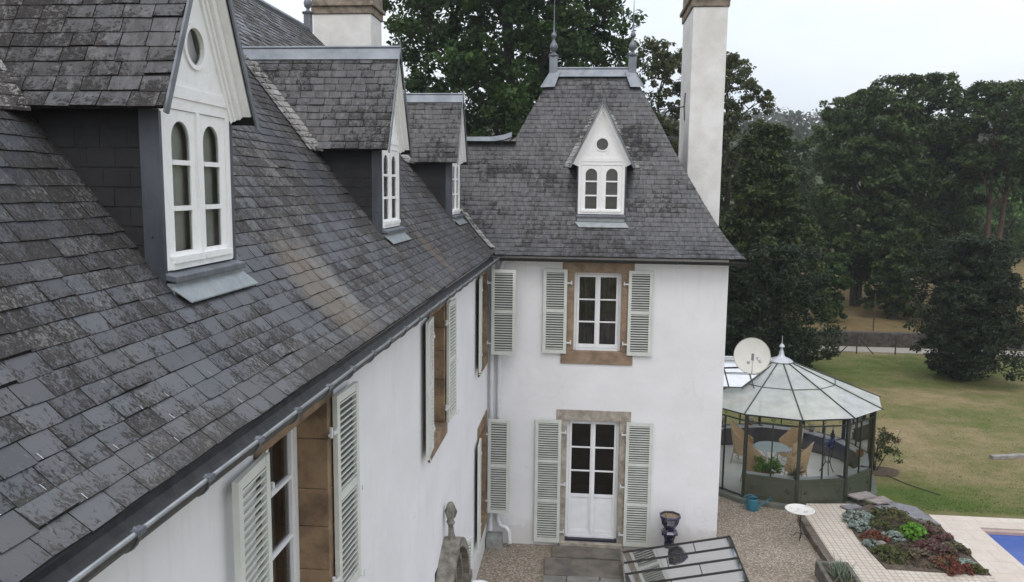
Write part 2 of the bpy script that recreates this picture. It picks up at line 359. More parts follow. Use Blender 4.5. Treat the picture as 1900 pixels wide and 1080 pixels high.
m=MB(); m.poly([(-8.1,-15,3.2),(-.3,-15,3.2),(-.3,3.7,3.2),(-8.1,3.7,3.2)]); m.poly([(-.3,.25,3.2),(4.6,.25,3.2),(4.6,3.7,3.2),(-.3,3.7,3.2)])
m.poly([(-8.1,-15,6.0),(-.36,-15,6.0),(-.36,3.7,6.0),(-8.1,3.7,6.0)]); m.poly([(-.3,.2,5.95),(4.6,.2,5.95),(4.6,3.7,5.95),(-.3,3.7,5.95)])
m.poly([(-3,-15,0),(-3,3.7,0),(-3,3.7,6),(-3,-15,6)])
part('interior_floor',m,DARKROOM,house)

# roofs: deck below the slates
m=MB()
for (x0,z0),(x1,z1) in zip(WR[:-1],WR[1:]):
    y1a=3 if z0>8.4 else -.25+tow_t(z0); y1b=3 if z1>8.4 else -.25+tow_t(z1)
    if z0>8.4: y1a=min(3,1.25+(10.67-z0)*.75); 
    if z1>8.4: y1b=min(3,1.25+(10.67-z1)*.75)
    m.poly([(x0,-15.3,z0-.012),(x0,y1a,z0-.012),(x1,y1b,z1-.012),(x1,-15.3,z1-.012)])
m.poly([(.13,-15.3,6.10),(.13,-.2,6.10),(-.02,-.2,6.08),(-.02,-15.3,6.08)])
m.poly([(-4.05,-15.3,10.67),(-4.05,1.25,10.67),(-8.4,3.9,6.1),(-8.4,-15.3,6.1)])
m.poly([(-4.05,1.25,10.66),(-2.35,3,8.4),(-2.35,3.9,6.1),(-8.4,3.9,6.1)]); m.poly([(-4.05,1.25,10.66),(-1.88,2.9,8.38),(-2.35,3.9,6.1)])
wing_roof=part('roof',m,DECK,house,'long blue grey slate roof of the wing, crusted with lichen')
m=MB(); 
for i in range(len(WR)-1):
    (x0,z0),(x1,z1)=WR[i],WR[i+1]; nr=Vector((z1-z0,0,x0-x1)).normalized()
    def yend(z): return -.25+tow_t(z) if z<8.4 else min(3,1.25+(10.67-z)*.75)
    if x0<-3.4 and 0: continue
    slate_row(m,(x0,-15.3,z0),(x1,-15.3,z1),(0,1,0),(0,15.3+yend(z0)),(0,15.3+yend(z1)),nr,.20,.008,phase=(i%2)*.5+.25*rng.random(),odd=.05)
part('slates',m,SL_WING,wing_roof)
m=MB(); m.tube([(-4.05,-15.3,10.68),(-4.05,1.25,10.68)],.06,6); part('ridge_cap',m,ZINC,wing_roof)
# slate hooks near the eave
m=MB()
for i in (1,2,3):
    x0,z0=WR[i]; y=-14.0+.11*(i%2)
    while y<-.5:
        m.tube([(x0+.010,y,z0+.012),(x0-.018,y+.002,z0+.031)],.0010,4); y+=.235*rng.choice((1,1,2,3))
part('slate_hooks',m,GUTL,wing_roof)['kind']='stuff'
# tower roof: front (toward -y), right, left, back; symmetrical profile
m=MB()
def tring(t): return (XL+t,XR-t,-.25+t,4.09-t)
for (t0,z0),(t1,z1) in zip(TR[:-1],TR[1:]):
    a0,b0,c0,d0=tring(t0); a1,b1,c1,d1=tring(t1); e=.012
    fa0=a0 if z0>8.35 else wing_x(z0); fa1=a1 if z1>8.35 else wing_x(z1)
    m.poly([(fa0,c0,z0-e),(b0,c0,z0-e),(b1,c1,z1-e),(fa1,c1,z1-e)]); m.poly([(b0,c0,z0-e),(b0,d0,z0-e),(b1,d1,z1-e),(b1,c1,z1-e)])
    m.poly([(b0,d0,z0-e),(fa0,d0,z0-e),(fa1,d1,z1-e),(b1,d1,z1-e)])
    if z0>8.3: m.poly([(a0,d0,z0-e),(a0,c0,z0-e),(a1,c1,z1-e),(a1,d1,z1-e)])
m.poly([(.1,-.24,6.06),(4.98,-.24,6.06),(4.98,.02,6.04),(.1,.02,6.04)]); m.poly([(4.7,-.24,6.05),(4.98,-.24,6.05),(4.98,4.05,6.05),(4.7,4.05,6.05)])
m.poly([(-2.4,1.0,8.36),(.42,1.0,8.36),(.42,2.8,8.36),(-2.4,2.8,8.36)])
tower_roof=part('roof',m,DECK,house,'steep bell-curved slate roof of the end pavilion')
m=MB()
for i in range(len(TR)-1):
    (t0,z0),(t1,z1)=TR[i],TR[i+1]; a0,b0,c0,d0=tring(t0); a1,b1,c1,d1=tring(t1)
    fa0=a0 if z0>8.38 else wing_x(z0); fa1=a1 if z1>8.38 else wing_x(z1)
    nr=Vector((0,-(z1-z0),t1-t0)).normalized()
    slate_row(m,(0,c0,z0),(0,c1,z1),(1,0,0),(fa0,b0),(fa1,b1),nr,.17,.008,phase=(i%2)*.5+.2*rng.random(),jit=.003)
    nr=Vector((z1-z0,0,t1-t0)).normalized()
    slate_row(m,(b0,0,z0),(b1,0,z1),(0,1,0),(c0,d0),(c1,d1),nr,.17,.008,phase=(i%2)*.5,jit=.003)
    if z0>8.38:
        nr=Vector((-(z1-z0),0,t1-t0)).normalized(); slate_row(m,(a0,0,z0),(a1,0,z1),(0,1,0),(c0,d0),(c1,d1),nr,.17,.008,phase=(i%2)*.5,jit=.003)
part('slates',m,SL_TOWER,tower_roof)
# ridge, hip flashings, sweep and link ridge in zinc
zt=9.88; rx0,rx1=1.14,2.83; ry=1.92
m=MB(); 
for s in (-1,1):
    m.hexa([(rx0-.02,ry,zt+.075),(rx1+.02,ry,zt+.075),(rx1+.02,ry+s*.10,zt-.10),(rx0-.02,ry+s*.10,zt-.10),(rx0-.02,ry,zt+.09),(rx1+.02,ry,zt+.09),(rx1+.02,ry+s*.12,zt-.10),(rx0-.02,ry+s*.12,zt-.10)])
m.tube([(rx0-.02,ry,zt+.085),(rx1+.02,ry,zt+.085)],.028,8)
part('ridge_cap',m,ZINC,tower_roof)
for s,xr in ((-1,rx0),(1,rx1)):
    m=MB()
    # hip apron: two flared sheets down the hip
    h0=Vector((xr,ry,zt+.10)); h1=Vector((xr+s*.22,ry-.22,zt-.36))
    o=.03
    m.poly([h0+Vector((0,-.02,0)),h1+Vector((s*o,-o,.02)),h1+Vector((-s*.26,-o,.03)),h0+Vector((-s*.16,-.02-.06,-.08))])
    m.poly([h0+Vector((0,-.02,0)),h1+Vector((s*o,-o,.02)),h1+Vector((s*o,.26,.02)),h0+Vector((s*.08,.12,-.1))])
    m.tube([h0,h1+Vector((s*o,-o,.01))],.022,6)
    m.box(xr-.085,xr+.085,ry-.085,ry+.085,zt-.02,zt+.33)
    part('hip_flashing',m,ZINC,tower_roof)
    m=MB(); m.lathe([(.085,.31),(.11,.33),(.12,.36),(.06,.39),(.035,.42),(.04,.45),(.075,.49),(.088,.54),(.07,.60),(.035,.65),(.022,.69),(.03,.72),(.055,.75),(.06,.78),(.045,.82),(.02,.85),(.014,1.0),(.012,1.15),(.004,1.55),(0,1.56)],(xr,ry,zt),14)
    part('finial',m,ZINCD,tower_roof,smooth=True)
m=MB()
yl=-.25+tow_t(8.38)
pts=[(-2.3,yl,8.40),(-.6,yl,8.40),(-.1,yl,8.405),(.16,yl+.02,8.45),(.32,yl+.05,8.51)]
for a,b in zip(pts[:-1],pts[1:]):
    m.hexa([(a[0],a[1]-.035,a[2]-.05),(b[0],b[1]-.035,b[2]-.05),(b[0],b[1]-.025,b[2]-.055),(a[0],a[1]-.025,a[2]-.055),(a[0],a[1]-.0,a[2]+.055),(b[0],b[1],b[2]+.055),(b[0],b[1]+.12,b[2]+.03),(a[0],a[1]+.12,a[2]+.03)])
part('link_ridge_cap',m,ZINC,tower_roof)
# swept valley between wing and tower
def valley_strip(path,dirs,width,name,parent,step=.075):
    """small cupped slates laid along a valley; path list of Vectors bottom->top, dirs (a,b) unit side directions"""
    m=MB(); n=len(path)
    for i in range(n-1):
        p,q=path[i],path[i+1]; ta,tb=dirs(i)
        lift=Vector((0,0,1))*.02
        for (s0,s1) in ((-1,-.33),(-.33,.33),(.33,1)):
            def pt(base,s,e):
                side=ta if s<0 else tb; return base+side*abs(s)*width+lift*(1.2+.6*(1-abs(s)))+nrm*e
            nrm=Vector((.0,0,1)); jj=rng.uniform(-.006,.006)
            ext=(p-q)*.25
            P0=pt(p+ext,s0,.012+jj);P1=pt(p+ext,s1,.012-jj);P2=pt(q,s1,0);P3=pt(q,s0,0); c=(rng.random(),rng.random(),rng.random(),1)
            m.poly([P0,P1,P2,P3],[(0,0),(1,0),(1,1),(0,1)],c)
            m.poly([P0-lift*.9,P1-lift*.9,P1,P0],[(0,0),(1,0),(1,0),(0,0)],(0,1,0,1))
    return part(name,m,SL_VALLEY,parent)
path=[]; 
for z in np.arange(6.2,8.35,.085): path.append(Vector((wing_x(z),-.25+tow_t(z),z)))
valley_strip(path,lambda i:(Vector((0,-1,.0)),Vector((1,0,.0))),.085,'valley',tower_roof)

# gutters
def halfpipe(path,r,name,parent,matc,th=.004,side=Vector((1,0,0))):
    m=MB(); seg=8
    for (a,b) in zip(path[:-1],path[1:]):
        a=Vector(a); b=Vector(b)
        for k in range(seg):
            t0=PI+PI*k/seg; t1=PI+PI*(k+1)/seg
            p=lambda c,t,rr: c+side*math.cos(t)*rr+Vector((0,0,1))*math.sin(t)*rr
            m.poly([p(a,t0,r),p(b,t0,r),p(b,t1,r),p(a,t1,r)]); m.poly([p(a,t0,r-th),p(a,t1,r-th),p(b,t1,r-th),p(b,t0,r-th)])
    return part(name,m,matc,parent,smooth=True)
gx=.165; gr=.085
g=halfpipe([(gx,-15.3,6.075),(gx,-.12,6.035)],gr,'gutter',house,GUTD)
g['label']='dark half-round gutter with a pale rim along the wing eave'
m=MB(); m.tube([(gx+gr,-15.3,6.078),(gx+gr,-.15,6.038)],.011,8); part('rim',m,GUTL,g,smooth=True)
y=-14.9
while y<-.4:
    m=MB(); zz=6.077-.04*(y+15.3)/15.2; pth=[(gx+math.cos(t)*(gr+.005),y,zz+math.sin(t)*(gr+.005)) for t in np.linspace(PI*1.25,2*PI,9)]+[(gx+gr-.02,y,zz+.016)]
    m.tube(pth,.007,6); m.box(gx+gr-.018,gx+gr+.016,y-.03,y+.03,zz-.012,zz+.014); part('bracket',m,ZINCD,g); y+=.56+.04*rng.random()
g=halfpipe([(.22,-.31,6.03),(5.02,-.31,6.02)],.06,'gutter',house,IRON,side=Vector((0,-1,0))); g['label']='thin black gutter along the pavilion eave'
for i in range(9):
    m=MB(); x=.5+i*.53; m.tube([(x,-.31+math.cos(t)*.064,6.025+math.sin(t)*.064) for t in np.linspace(PI*.95,2*PI,7)],.006,5); part('bracket',m,GUTD,g)
# downpipes in the corner
m=MB(); m.tube([(.13,-.15,6.0),(.09,-.12,5.8),(.09,-.12,.32)],.042,10)
for z in (1.2,2.6,3.62,5.2): m.tube([(.09,-.12,z),(.09,-.12,z+.05)],.050,10)
part('downpipe',m,PIPE,house,'white downpipe nearest the wing wall',smooth=True)
m=MB(); m.tube([(.34,-.2,6.02),(.25,-.10,5.82),(.235,-.08,5.6),(.235,-.08,.62),(.25,-.09,.52),(.30,-.13,.44),(.42,-.18,.42),(.48,-.2,.36),(.50,-.2,.10)],.045,10)
for z in (1.4,2.75,3.95,5.3): m.tube([(.235,-.08,z),(.235,-.08,z+.05)],.053,10)
part('downpipe',m,PIPE,house,'white downpipe ending in a bent foot over the gravel',smooth=True)
m=MB(); m.box(.02,.34,-.34,-.02,0,.26); part('drain_box',m,simple('drain_concrete',(.30,.31,.30),(.2,.2,.19),6,.8),house,bevel=.02)

# windows, shutters
def shutter(u0,z0,w,h,F,parent,n0=.035,panels=2,label=None,hinge_side=1,rails=None,org=None):
    m=MB(); m.fr(*F)
    t=.038; st=.062; n1=n0+t
    if panels==2: cuts=[z0+.075,z0+h*.49,z0+h*.53,z0+h-.065]
    elif panels==3: cuts=[z0+.10,z0+h*.33,z0+h*.345+.03,z0+h*.655,z0+h*.665+.03,z0+h-.07]
    m.box(u0,u0+st,n0,n1,z0,z0+h); m.box(u0+w-st,u0+w,n0,n1,z0,z0+h)
    edges=[z0]+cuts+[z0+h]
    for i in range(0,len(edges),2): m.box(u0+st,u0+w-st,n0+.003,n1-.003,edges[i],edges[i+1])
    for i in range(1,len(edges)-1,2):
        a,b=edges[i],edges[i+1]; k=int((b-a)/.048); p=(b-a)/k
        for j in range(k):
            z=a+p*(j+.5); e=(.007 if 'nearest' in (label or '') else -.002)
            m.hexa([(u0+st,n0+.004,z-e-.005),(u0+w-st,n0+.004,z-e-.005),(u0+w-st,n1-.004,z+e-.005),(u0+st,n1-.004,z+e-.005),(u0+st,n0+.004,z-e+.009),(u0+w-st,n0+.004,z-e+.009),(u0+w-st,n1-.004,z+e+.009),(u0+st,n1-.004,z+e+.009)])
    o=part('shutter',m,SHUT,parent,label)
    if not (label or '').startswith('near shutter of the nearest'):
        m=MB(); m.fr(*F); m.box(u0+.02,u0+w-.02,n0-.006,n0-.001,z0+.03,z0+h-.03); part('slat_gap_shade',m,SLATSHADE,o)  # added dark sheet standing for the shade between the slats
    uh=u0+w if hinge_side>0 else u0
    for z in ([z0+h*.13,z0+h*.84] if panels==2 else [z0+h*.09,z0+h*.48,z0+h*.9]):
        m=MB(); m.fr(*F); m.box(min(uh,uh+hinge_side*.085),max(uh,uh+hinge_side*.085),n1-.012,n1+.006,z-.012,z+.018)
        m.tube([(uh+hinge_side*.085,n0+.02,z-.03),(uh+hinge_side*.085,n0+.02,z+.05)],.015,6); m.box(uh+hinge_side*.07,uh+hinge_side*.1,0,n0+.02,z-.02,z+.0)
        part('hinge',m,PIPE,o)
    m=MB(); m.fr(*F); zc=z0+h*.47; uo=u0 if hinge_side>0 else u0+w
    m.tube([(uo,n1,zc),(uo-hinge_side*.03,n1+.01,zc),(uo-hinge_side*.035,n1+.01,zc-.05)],.006,5); m.tube([(uo-hinge_side*.03,0,z0-.02),(uo-hinge_side*.03,n1+.02,z0-.02),(uo-hinge_side*.03,n1+.02,z0+.04)],.006,5)
    part('catch',m,PIPE,o)
    return o
def casement(h,F,parent,depth,rows,name='window',kick=0,fm=PAINT,label=None,fw=.05,curtain=None):
    """h=(u0,u1,z0,z1); two leaves with `rows` panes each; kick = solid panel height (door)"""
    u0,u1,z0,z1=h; m=MB(); m.fr(*F); d0=-depth
    m.box(u0,u0+fw,d0,d0+.06,z0,z1); m.box(u1-fw,u1,d0,d0+.06,z0,z1); m.box(u0+fw,u1-fw,d0,d0+.06,z1-fw,z1); m.box(u0+fw,u1-fw,d0,d0+.08,z0,z0+.05)
    win=part(name,m,fm,parent,label)
    uc=(u0+u1)/2; g0,g1=u0+fw,u1-fw
    zb=z0+.055; zt_=z1-fw-.003; s=.048
    for a,b in ((g0+.003,uc-.002),(uc+.002,g1-.003)):
        m=MB(); m.fr(*F); m2=MB(); m2.fr(*F)
        n0,n1=d0+.012,d0+.055
        m.box(a,a+s,n0,n1,zb,zt_); m.box(b-s,b,n0,n1,zb,zt_); m.box(a+s,b-s,n0,n1,zt_-s,zt_)
        kz=zb+kick if kick else zb+.07
        if kick:
            m.box(a+s,b-s,n0,n1,zb,zb+.09); m.box(a+s,b-s,n0+.004,n1-.016,zb+.09,kz-.06); m.box(a+s,b-s,n0,n1+.006,kz-.06,kz)
            for q in ((a+s+.02,b-s-.02),): 
                m.box(q[0],q[0]+.008,n1-.018,n1-.008,zb+.11,kz-.08); m.box(q[1]-.008,q[1],n1-.018,n1-.008,zb+.11,kz-.08); m.box(q[0],q[1],n1-.018,n1-.008,zb+.11,zb+.118)
        else: m.box(a+s,b-s,n0,n1+.008,zb,kz)
        ph=(zt_-s-kz)/rows
        for i in range(1,rows): m.box(a+s,b-s,n0,n1-.004,kz+ph*i-.014,kz+ph*i+.014)
        m2.poly([(a+s-.002,n0+.012,kz-.002),(b-s+.002,n0+.012,kz-.002),(b-s+.002,n0+.012,zt_-s+.002),(a+s-.002,n0+.012,zt_-s+.002)])
        if a<uc-.1: m.box(uc-.022,uc+.022,d0+.055,d0+.068,zb,zt_)
        part('leaf_frame',m,fm,win,bevel=.004); part('pane',m2,GLASS,win)
    if curtain:
        m=MB(); m.fr(*F); nseg=30
        for i in range(nseg):
            a=u0+(u1-u0)*i/nseg; b=u0+(u1-u0)*(i+1)/nseg; f=lambda k: d0-.13+.02*math.sin(k*2.3)
            m.poly([(a,f(i),z0),(b,f(i+1),z0),(b,f(i+1),z1),(a,f(i),z1)])
        part('curtain',m,curtain,win,smooth=True)
    return win
def stones(h,F,parent,matj,matl,jw=.13,lz=.23,lo=.2,sill=.26,so=.22,n=.012,depth=.3,nb=4,name='stone_surround',label=None):
    u0,u1,z0,z1=h; 
    m=MB(); m.fr(*F); m.box(u0-lo,u1+lo,-depth,n+.004,z1,z1+lz); o=part('lintel',m,matl,parent,label.replace('surround','lintel'),bevel=.008)
    for a,b,sd in ((u0-jw,u0,1),(u1,u1+jw,-1)):
        m=MB(); m.fr(*F); z=z0
        for i in range(nb):
            zz=z0+(z1-z0)*(i+1)/nb+(rng.uniform(-.06,.06) if i<nb-1 else 0)
            e=rng.uniform(0,.03); m.box(a-(e if sd>0 else 0),b+(e if sd<0 else 0),-depth,n+rng.uniform(0,.003),z+.004,zz); z=zz
        part('jamb',m,matj,parent,bevel=.006)
    if sill: m=MB(); m.fr(*F); m.box(u0-so,u1+so,-depth,n+.02,z0-sill,z0); part('sill',m,matl if sill>.2 else matj,parent,bevel=.008)
    return o
# pavilion upper window
stones(UW,FT,house,OCHRE,OCHRE,jw=.15,lz=.235,lo=.24,sill=.26,so=.25,depth=.17,label='ochre stone surround of the upper pavilion window')
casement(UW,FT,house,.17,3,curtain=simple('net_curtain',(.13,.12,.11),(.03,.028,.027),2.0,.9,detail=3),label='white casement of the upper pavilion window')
shutter(1.105,4.10,.475,1.70,FT,house,label='left shutter of the upper pavilion window',hinge_side=1)
shutter(2.79,4.10,.475,1.70,FT,house,label='right shutter of the upper pavilion window',hinge_side=-1)
# french door
stones((DW[0],DW[1],.02,DW[3]),FT,house,GREYST,GREYST,jw=.13,lz=.22,lo=.22,sill=0,depth=.17,nb=5,label='pale stone surround of the French door')
casement(DW,FT,house,.17,3,name='french_door',kick=.88,label='white glazed French door with solid lower panels')
shutter(.99,.10,.53,2.62,FT,house,panels=3,label='left shutter of the French door',hinge_side=1)
shutter(2.83,.10,.53,2.62,FT,house,panels=3,label='right shutter of the French door',hinge_side=-1)
m=MB(); m.fr(*FT); m.box(1.52,2.82,-.16,.10,-.1,.125); part('threshold',m,GREYST,house,bevel=.01)
m=MB(); m.fr(*FT); m.box(1.63,2.70,-.15,.0,.126,.175); part('door_sill_bar',m,simple('blue_black',(.02,.02,.035),rough=.5),house)
# wing windows
for h,lab in ((W1,'nearest upper wing window'),(W2,'middle upper wing window'),(W3,'upper wing window beside the pavilion'),(L3,'lower wing window beside the pavilion')):
    stones(h,FW,house,OCHRE2,OCHRE2,jw=.13,lz=.22,lo=.16,sill=.2,so=.16,depth=.36,nb=5,label='tan stone surround of the '+lab)
    casement(h,FW,house,.29,3,curtain=CURT,label='white casement of the '+lab)
def open_frame(y,ang,side):
    """frame for a shutter hinged at y on the wing wall, opened by ang from the wall; side=-1 hinge leaf goes toward -y"""
    a=R(ang); U=Vector((math.sin(a),side*math.cos(a),0)); return U
def hinged(y,z0,w,h,ang,side,panels,label,x=.03):
    U=open_frame(y,ang,side); Nn=Vector((U.y*side*1.0,0,0)); 
    # outward normal: perpendicular to U, on the open side
    Nv=Vector((math.cos(a_),-side*math.sin(a_),0)) if False else Vector((math.cos(R(ang)),-side*math.sin(R(ang)),0))
    F=((x,y,0),tuple(U),tuple(Nv)); return shutter(0,z0,w,h,F,house,n0=.0,panels=panels,label=label,hinge_side=-1)
hinged(W1[0]-.08,4.10,.50,1.70,3,-1,2,'near shutter of the nearest upper wing window')
hinged(W1[1]+.08,4.10,.50,1.70,3,1,2,'far shutter of the nearest upper wing window')
hinged(W2[0]-.08,4.10,.50,1.70,4,-1,2,'near shutter of the middle upper wing window')
hinged(W2[1]+.08,4.10,.50,1.70,3,1,2,'far shutter of the middle upper wing window')
hinged(W3[0]-.08,4.10,.50,1.70,5,-1,2,'near shutter of the upper wing window beside the pavilion')
hinged(W3[1]+.09,4.10,.48,1.70,90,1,2,'shutter folded square to the wing wall, upper one by the downpipes',.10)
hinged(L3[0]-.08,.76,.50,1.98,4,-1,2,'near shutter of the lower wing window beside the pavilion')
hinged(L3[1]+.09,.80,.44,1.97,90,1,2,'shutter folded square to the wing wall, lower one by the downpipes',.05)

# carved ogee door surround on the wing wall
m=MB(); m.fr(*FW); yc=-5.1; hw=.66
def ogee(hw,zs,za,n=9):
    pts=[]
    for i in range(n+1):
        t=i/n; u=hw*(1-t); 
        z=zs+(za-zs)*(.72*math.sqrt(max(0,1-(1-t)**2))+.28*t)
        pts.append((u,z))
    return pts
def arch_band(m,hw,zs,za,wd,n0,n1,z0=.02):
    o=ogee(hw+wd,zs,za+wd*1.3); i=ogee(hw,zs,za)
    for s in (-1,1):
        for k in range(len(o)-1):
            a,b,c,d=o[k],o[k+1],i[k+1],i[k]
            m.hexa([(yc+s*a[0],n0,a[1]),(yc+s*b[0],n0,b[1]),(yc+s*c[0],n0,c[1]),(yc+s*d[0],n0,d[1]),(yc+s*a[0],n1,a[1]),(yc+s*b[0],n1,b[1]),(yc+s*c[0],n1,c[1]),(yc+s*d[0],n1,d[1])])
        m.hexa([(yc+s*hw,n0,z0),(yc+s*(hw+wd),n0,z0),(yc+s*(hw+wd),n0,zs),(yc+s*hw,n0,zs),(yc+s*hw,n1,z0),(yc+s*(hw+wd),n1,z0),(yc+s*(hw+wd),n1,zs),(yc+s*hw,n1,zs)])
arch_band(m,.90,1.42,2.26,.11,.0,.24); arch_band(m,.80,1.40,2.13,.085,-.05,.15); arch_band(m,.70,1.38,2.0,.085,-.12,.07); arch_band(m,.60,1.36,1.88,.09,-.2,.0)
m.box(yc-1.05,yc-.88,0,.27,1.28,1.42); m.box(yc+.88,yc+1.05,0,.27,1.28,1.42)
for s in (-1,1): m.tube([(yc+s*.95,.15,.02),(yc+s*.95,.15,1.28)],.06,8)
DKST=simple('dark_weathered_stone',(.26,.24,.205),(.12,.105,.09),9,.9,bmp=.7,bscale=24,detail=8)
ds=part('door_surround',m,DKST,house,'carved grey stone ogee surround with a finial',smooth=True)
m=MB(); m.fr(*FW); m.tube([(yc,.12,2.34),(yc,.11,2.46),(yc,.10,2.62)],[.075,.045,.036],8); m.lathe([(.045,2.60),(.065,2.64),(.045,2.68),(.055,2.73),(.07,2.80),(.062,2.88),(.04,2.93),(0,2.95)],(yc,.10,0),8)
for k in range(5):
    a=k*2*PI/5; m.tube([(yc+.05*math.cos(a),.10+.05*math.sin(a),2.70),(yc+.075*math.cos(a),.10+.075*math.sin(a),2.79),(yc+.045*math.cos(a),.10+.045*math.sin(a),2.89)],[.014,.022,.01],6)
part('finial',m,DKST,ds,smooth=True)
m=MB(); m.fr(*FW); m.box(yc-.66,yc+.66,-.25,-.2,.05,2.15)
for i in range(6): m.box(yc-.62+i*.21,yc-.44+i*.21,-.2,-.185,.1,2.1)
part('door',m,simple('dark_door',(.12,.10,.08),rough=.6),house,'plank door inside the carved surround')
m=MB(); F=((.05,-4.28,0),tuple(Vector((.35,.94,0)).normalized()),tuple(Vector((.94,-.35,0)).normalized())); o=shutter(0,.12,.46,1.75,F,house,n0=0,panels=2,label='shutter beside the carved doorway',hinge_side=-1)

# dormers -----------------------------------------------------------
APRON=simple('pale_lead',(.30,.33,.34),(.22,.245,.26),9,.5,.2,.2)
def dormer(F,back_eave,back_ridge,label,xback,fl,bl=None):
    """local: u lateral (0 centre), n outward from face plane, z absolute. back_* = how far behind the face the roof meets the slope"""
    hw=.63; zr=9.09; ze=7.84; ov=.13; fh=.46; zs=6.89
    m=MB(); m.fr(*F); fr_=PAINT_OLD
    # gable board with oculus
    oc=(0,8.27); ro=.115; K=24
    tri=[(-.52,7.93),(.52,7.93),(0,8.97)]
    outer=[]
    for k in range(K):
        a=2*PI*k/K-PI/2; d=(math.cos(a),math.sin(a)); best=9
        for i in range(3):
            p=tri[i]; q=tri[(i+1)%3]; ex,ez=q[0]-p[0],q[1]-p[1]; den=d[0]*ez-d[1]*ex
            if abs(den)<1e-9: continue
            t=((p[0]-oc[0])*ez-(p[1]-oc[1])*ex)/den; s=((p[0]-oc[0])*d[1]-(p[1]-oc[1])*d[0])/den
            if t>0 and -.001<=s<=1.001: best=min(best,t)
        outer.append((oc[0]+d[0]*best,oc[1]+d[1]*best))
    # snap corners
    for c in tri:
        j=min(range(K),key=lambda k:(outer[k][0]-c[0])**2+(outer[k][1]-c[1])**2); outer[j]=c
    inner=[(oc[0]+ro*math.cos(2*PI*k/K-PI/2),oc[1]+ro*math.sin(2*PI*k/K-PI/2)) for k in range(K)]
    m.ring_n(outer,inner,-.022,.0)
    rin=[(oc[0]+(ro+.028)*math.cos(2*PI*k/K-PI/2),oc[1]+(ro+.028)*math.sin(2*PI*k/K-PI/2)) for k in range(K)]
    m.ring_n(rin,inner,.0015,.014)
    m.box(-.50,.50,-.03,.012,7.93,8.0)
    D=part('dormer',m,fr_,house,label)
    # frame + leaves with round-headed lights
    m=MB(); m.fr(*F)
    m.box(-fh,-fh+.055,-.06,.004,zs,7.93); m.box(fh-.055,fh,-.06,.004,zs,7.93); m.box(-fh+.055,fh-.055,-.06,.002,7.86,7.93); m.box(-fh+.055,fh-.055,-.06,.02,zs,zs+.045)
    g=MB(); g.fr(*F)
    for s in (-1,1):
        a,b=(-fh+.058,-.004) if s<0 else (.004,fh-.058)
        z0,z1=zs+.05,7.857; la,lb=a+.085,b-.085; n0,n1=-.030,-.008
        rows=[(z0+.055,z0+.055+.25),(z0+.335,z0+.585),(z0+.615,z1-.065)]
        m.box(a,la,n0,n1,z0,z1); m.box(lb,b,n0,n1,z0,z1)
        m.box(la,lb,n0,n1,z0,rows[0][0]); m.box(la,lb,n0,n1+.010,rows[0][1],rows[1][0]); m.box(la,lb,n0,n1+.010,rows[1][1],rows[2][0])
        # arch head
        c=(la+lb)/2; r=(lb-la)/2; zt=rows[2][1]-r; K2=10
        prev=None
        for k in range(K2+1):
            an=PI*k/K2; q=(c+r*math.cos(an),zt+r*math.sin(an)); 
            if prev:
                m.poly([(prev[0],n1,prev[1]),(q[0],n1,q[1]),(q[0],n1,z1),(prev[0],n1,z1)]); m.poly([(prev[0],n0,prev[1]),(q[0],n0,q[1]),(q[0],n1,q[1]),(prev[0],n1,prev[1])])
            prev=q
        g.poly([(la,-.016,rows[0][0]),(lb,-.016,rows[0][0]),(lb,-.016,z1-.03),(la,-.016,z1-.03)])
        m.box(a+.01,b-.01,-.01,.035,z0-.01,z0+.03)
    m.box(-.02,.02,-.008,.01,zs+.05,7.857)
    part('window_frame',m,fr_,D)
    g.poly([(-.12,-.014,8.15),(.12,-.014,8.15),(.12,-.014,8.39),(-.12,-.014,8.39)])
    part('pane',g,GLASS,D)
    m=MB(); m.fr(*F); m.poly([(x_,-.07,z_) for x_,z_ in ((-.42,zs),(.42,zs),(.42,7.95),(.14,8.45),(-.14,8.45),(-.42,7.95))]); part('pane_sheet',m,bl or PANESHEET,D)  # added sheet hides the roof inside and carries the panes' reflected grey
    # rake: white soffit boards and mouldings between gable plane and roof edge
    m=MB(); m.fr(*F)
    sl=(zr-ze)/hw; L_=math.hypot(hw,zr-ze)
    for s in (-1,1):
        def q(t,off,n):   # t 0 ridge ->1 eave, off = distance inward below the roof surface
            u=hw*t; z=zr-(zr-ze)*t; return (s*(u-off*(zr-ze)/L_), n, z-off*hw/L_)
        for o0,o1,n0,n1 in ((.012,.030,-.02,ov-.015),(.032,.085,-.02,.055),(.087,.115,-.02,.03),(.117,.15,-.02,.016)):
            te=.955
            ta,tb_=o0*(zr-ze)/L_/hw+.004,o1*(zr-ze)/L_/hw+.004; p=[q(ta,o0,n0),q(te,o0,n0),q(te,o1,n0),q(tb_,o1,n0),q(ta,o0,n1),q(te,o0,n1),q(te,o1,n1),q(tb_,o1,n1)]
            m.hexa(p)
    part('rake_moulding',m,fr_,D)
    # cheeks
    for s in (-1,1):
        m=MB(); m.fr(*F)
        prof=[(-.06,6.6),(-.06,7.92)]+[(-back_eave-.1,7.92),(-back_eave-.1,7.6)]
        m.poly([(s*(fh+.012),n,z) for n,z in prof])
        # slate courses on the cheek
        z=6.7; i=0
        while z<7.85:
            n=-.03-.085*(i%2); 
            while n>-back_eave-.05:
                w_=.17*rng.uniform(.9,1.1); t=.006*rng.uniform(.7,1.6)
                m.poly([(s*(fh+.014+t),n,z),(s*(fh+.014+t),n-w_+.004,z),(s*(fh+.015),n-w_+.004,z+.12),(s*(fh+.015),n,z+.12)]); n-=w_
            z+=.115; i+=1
        part('cheek',m,SL_CHEEK,D)
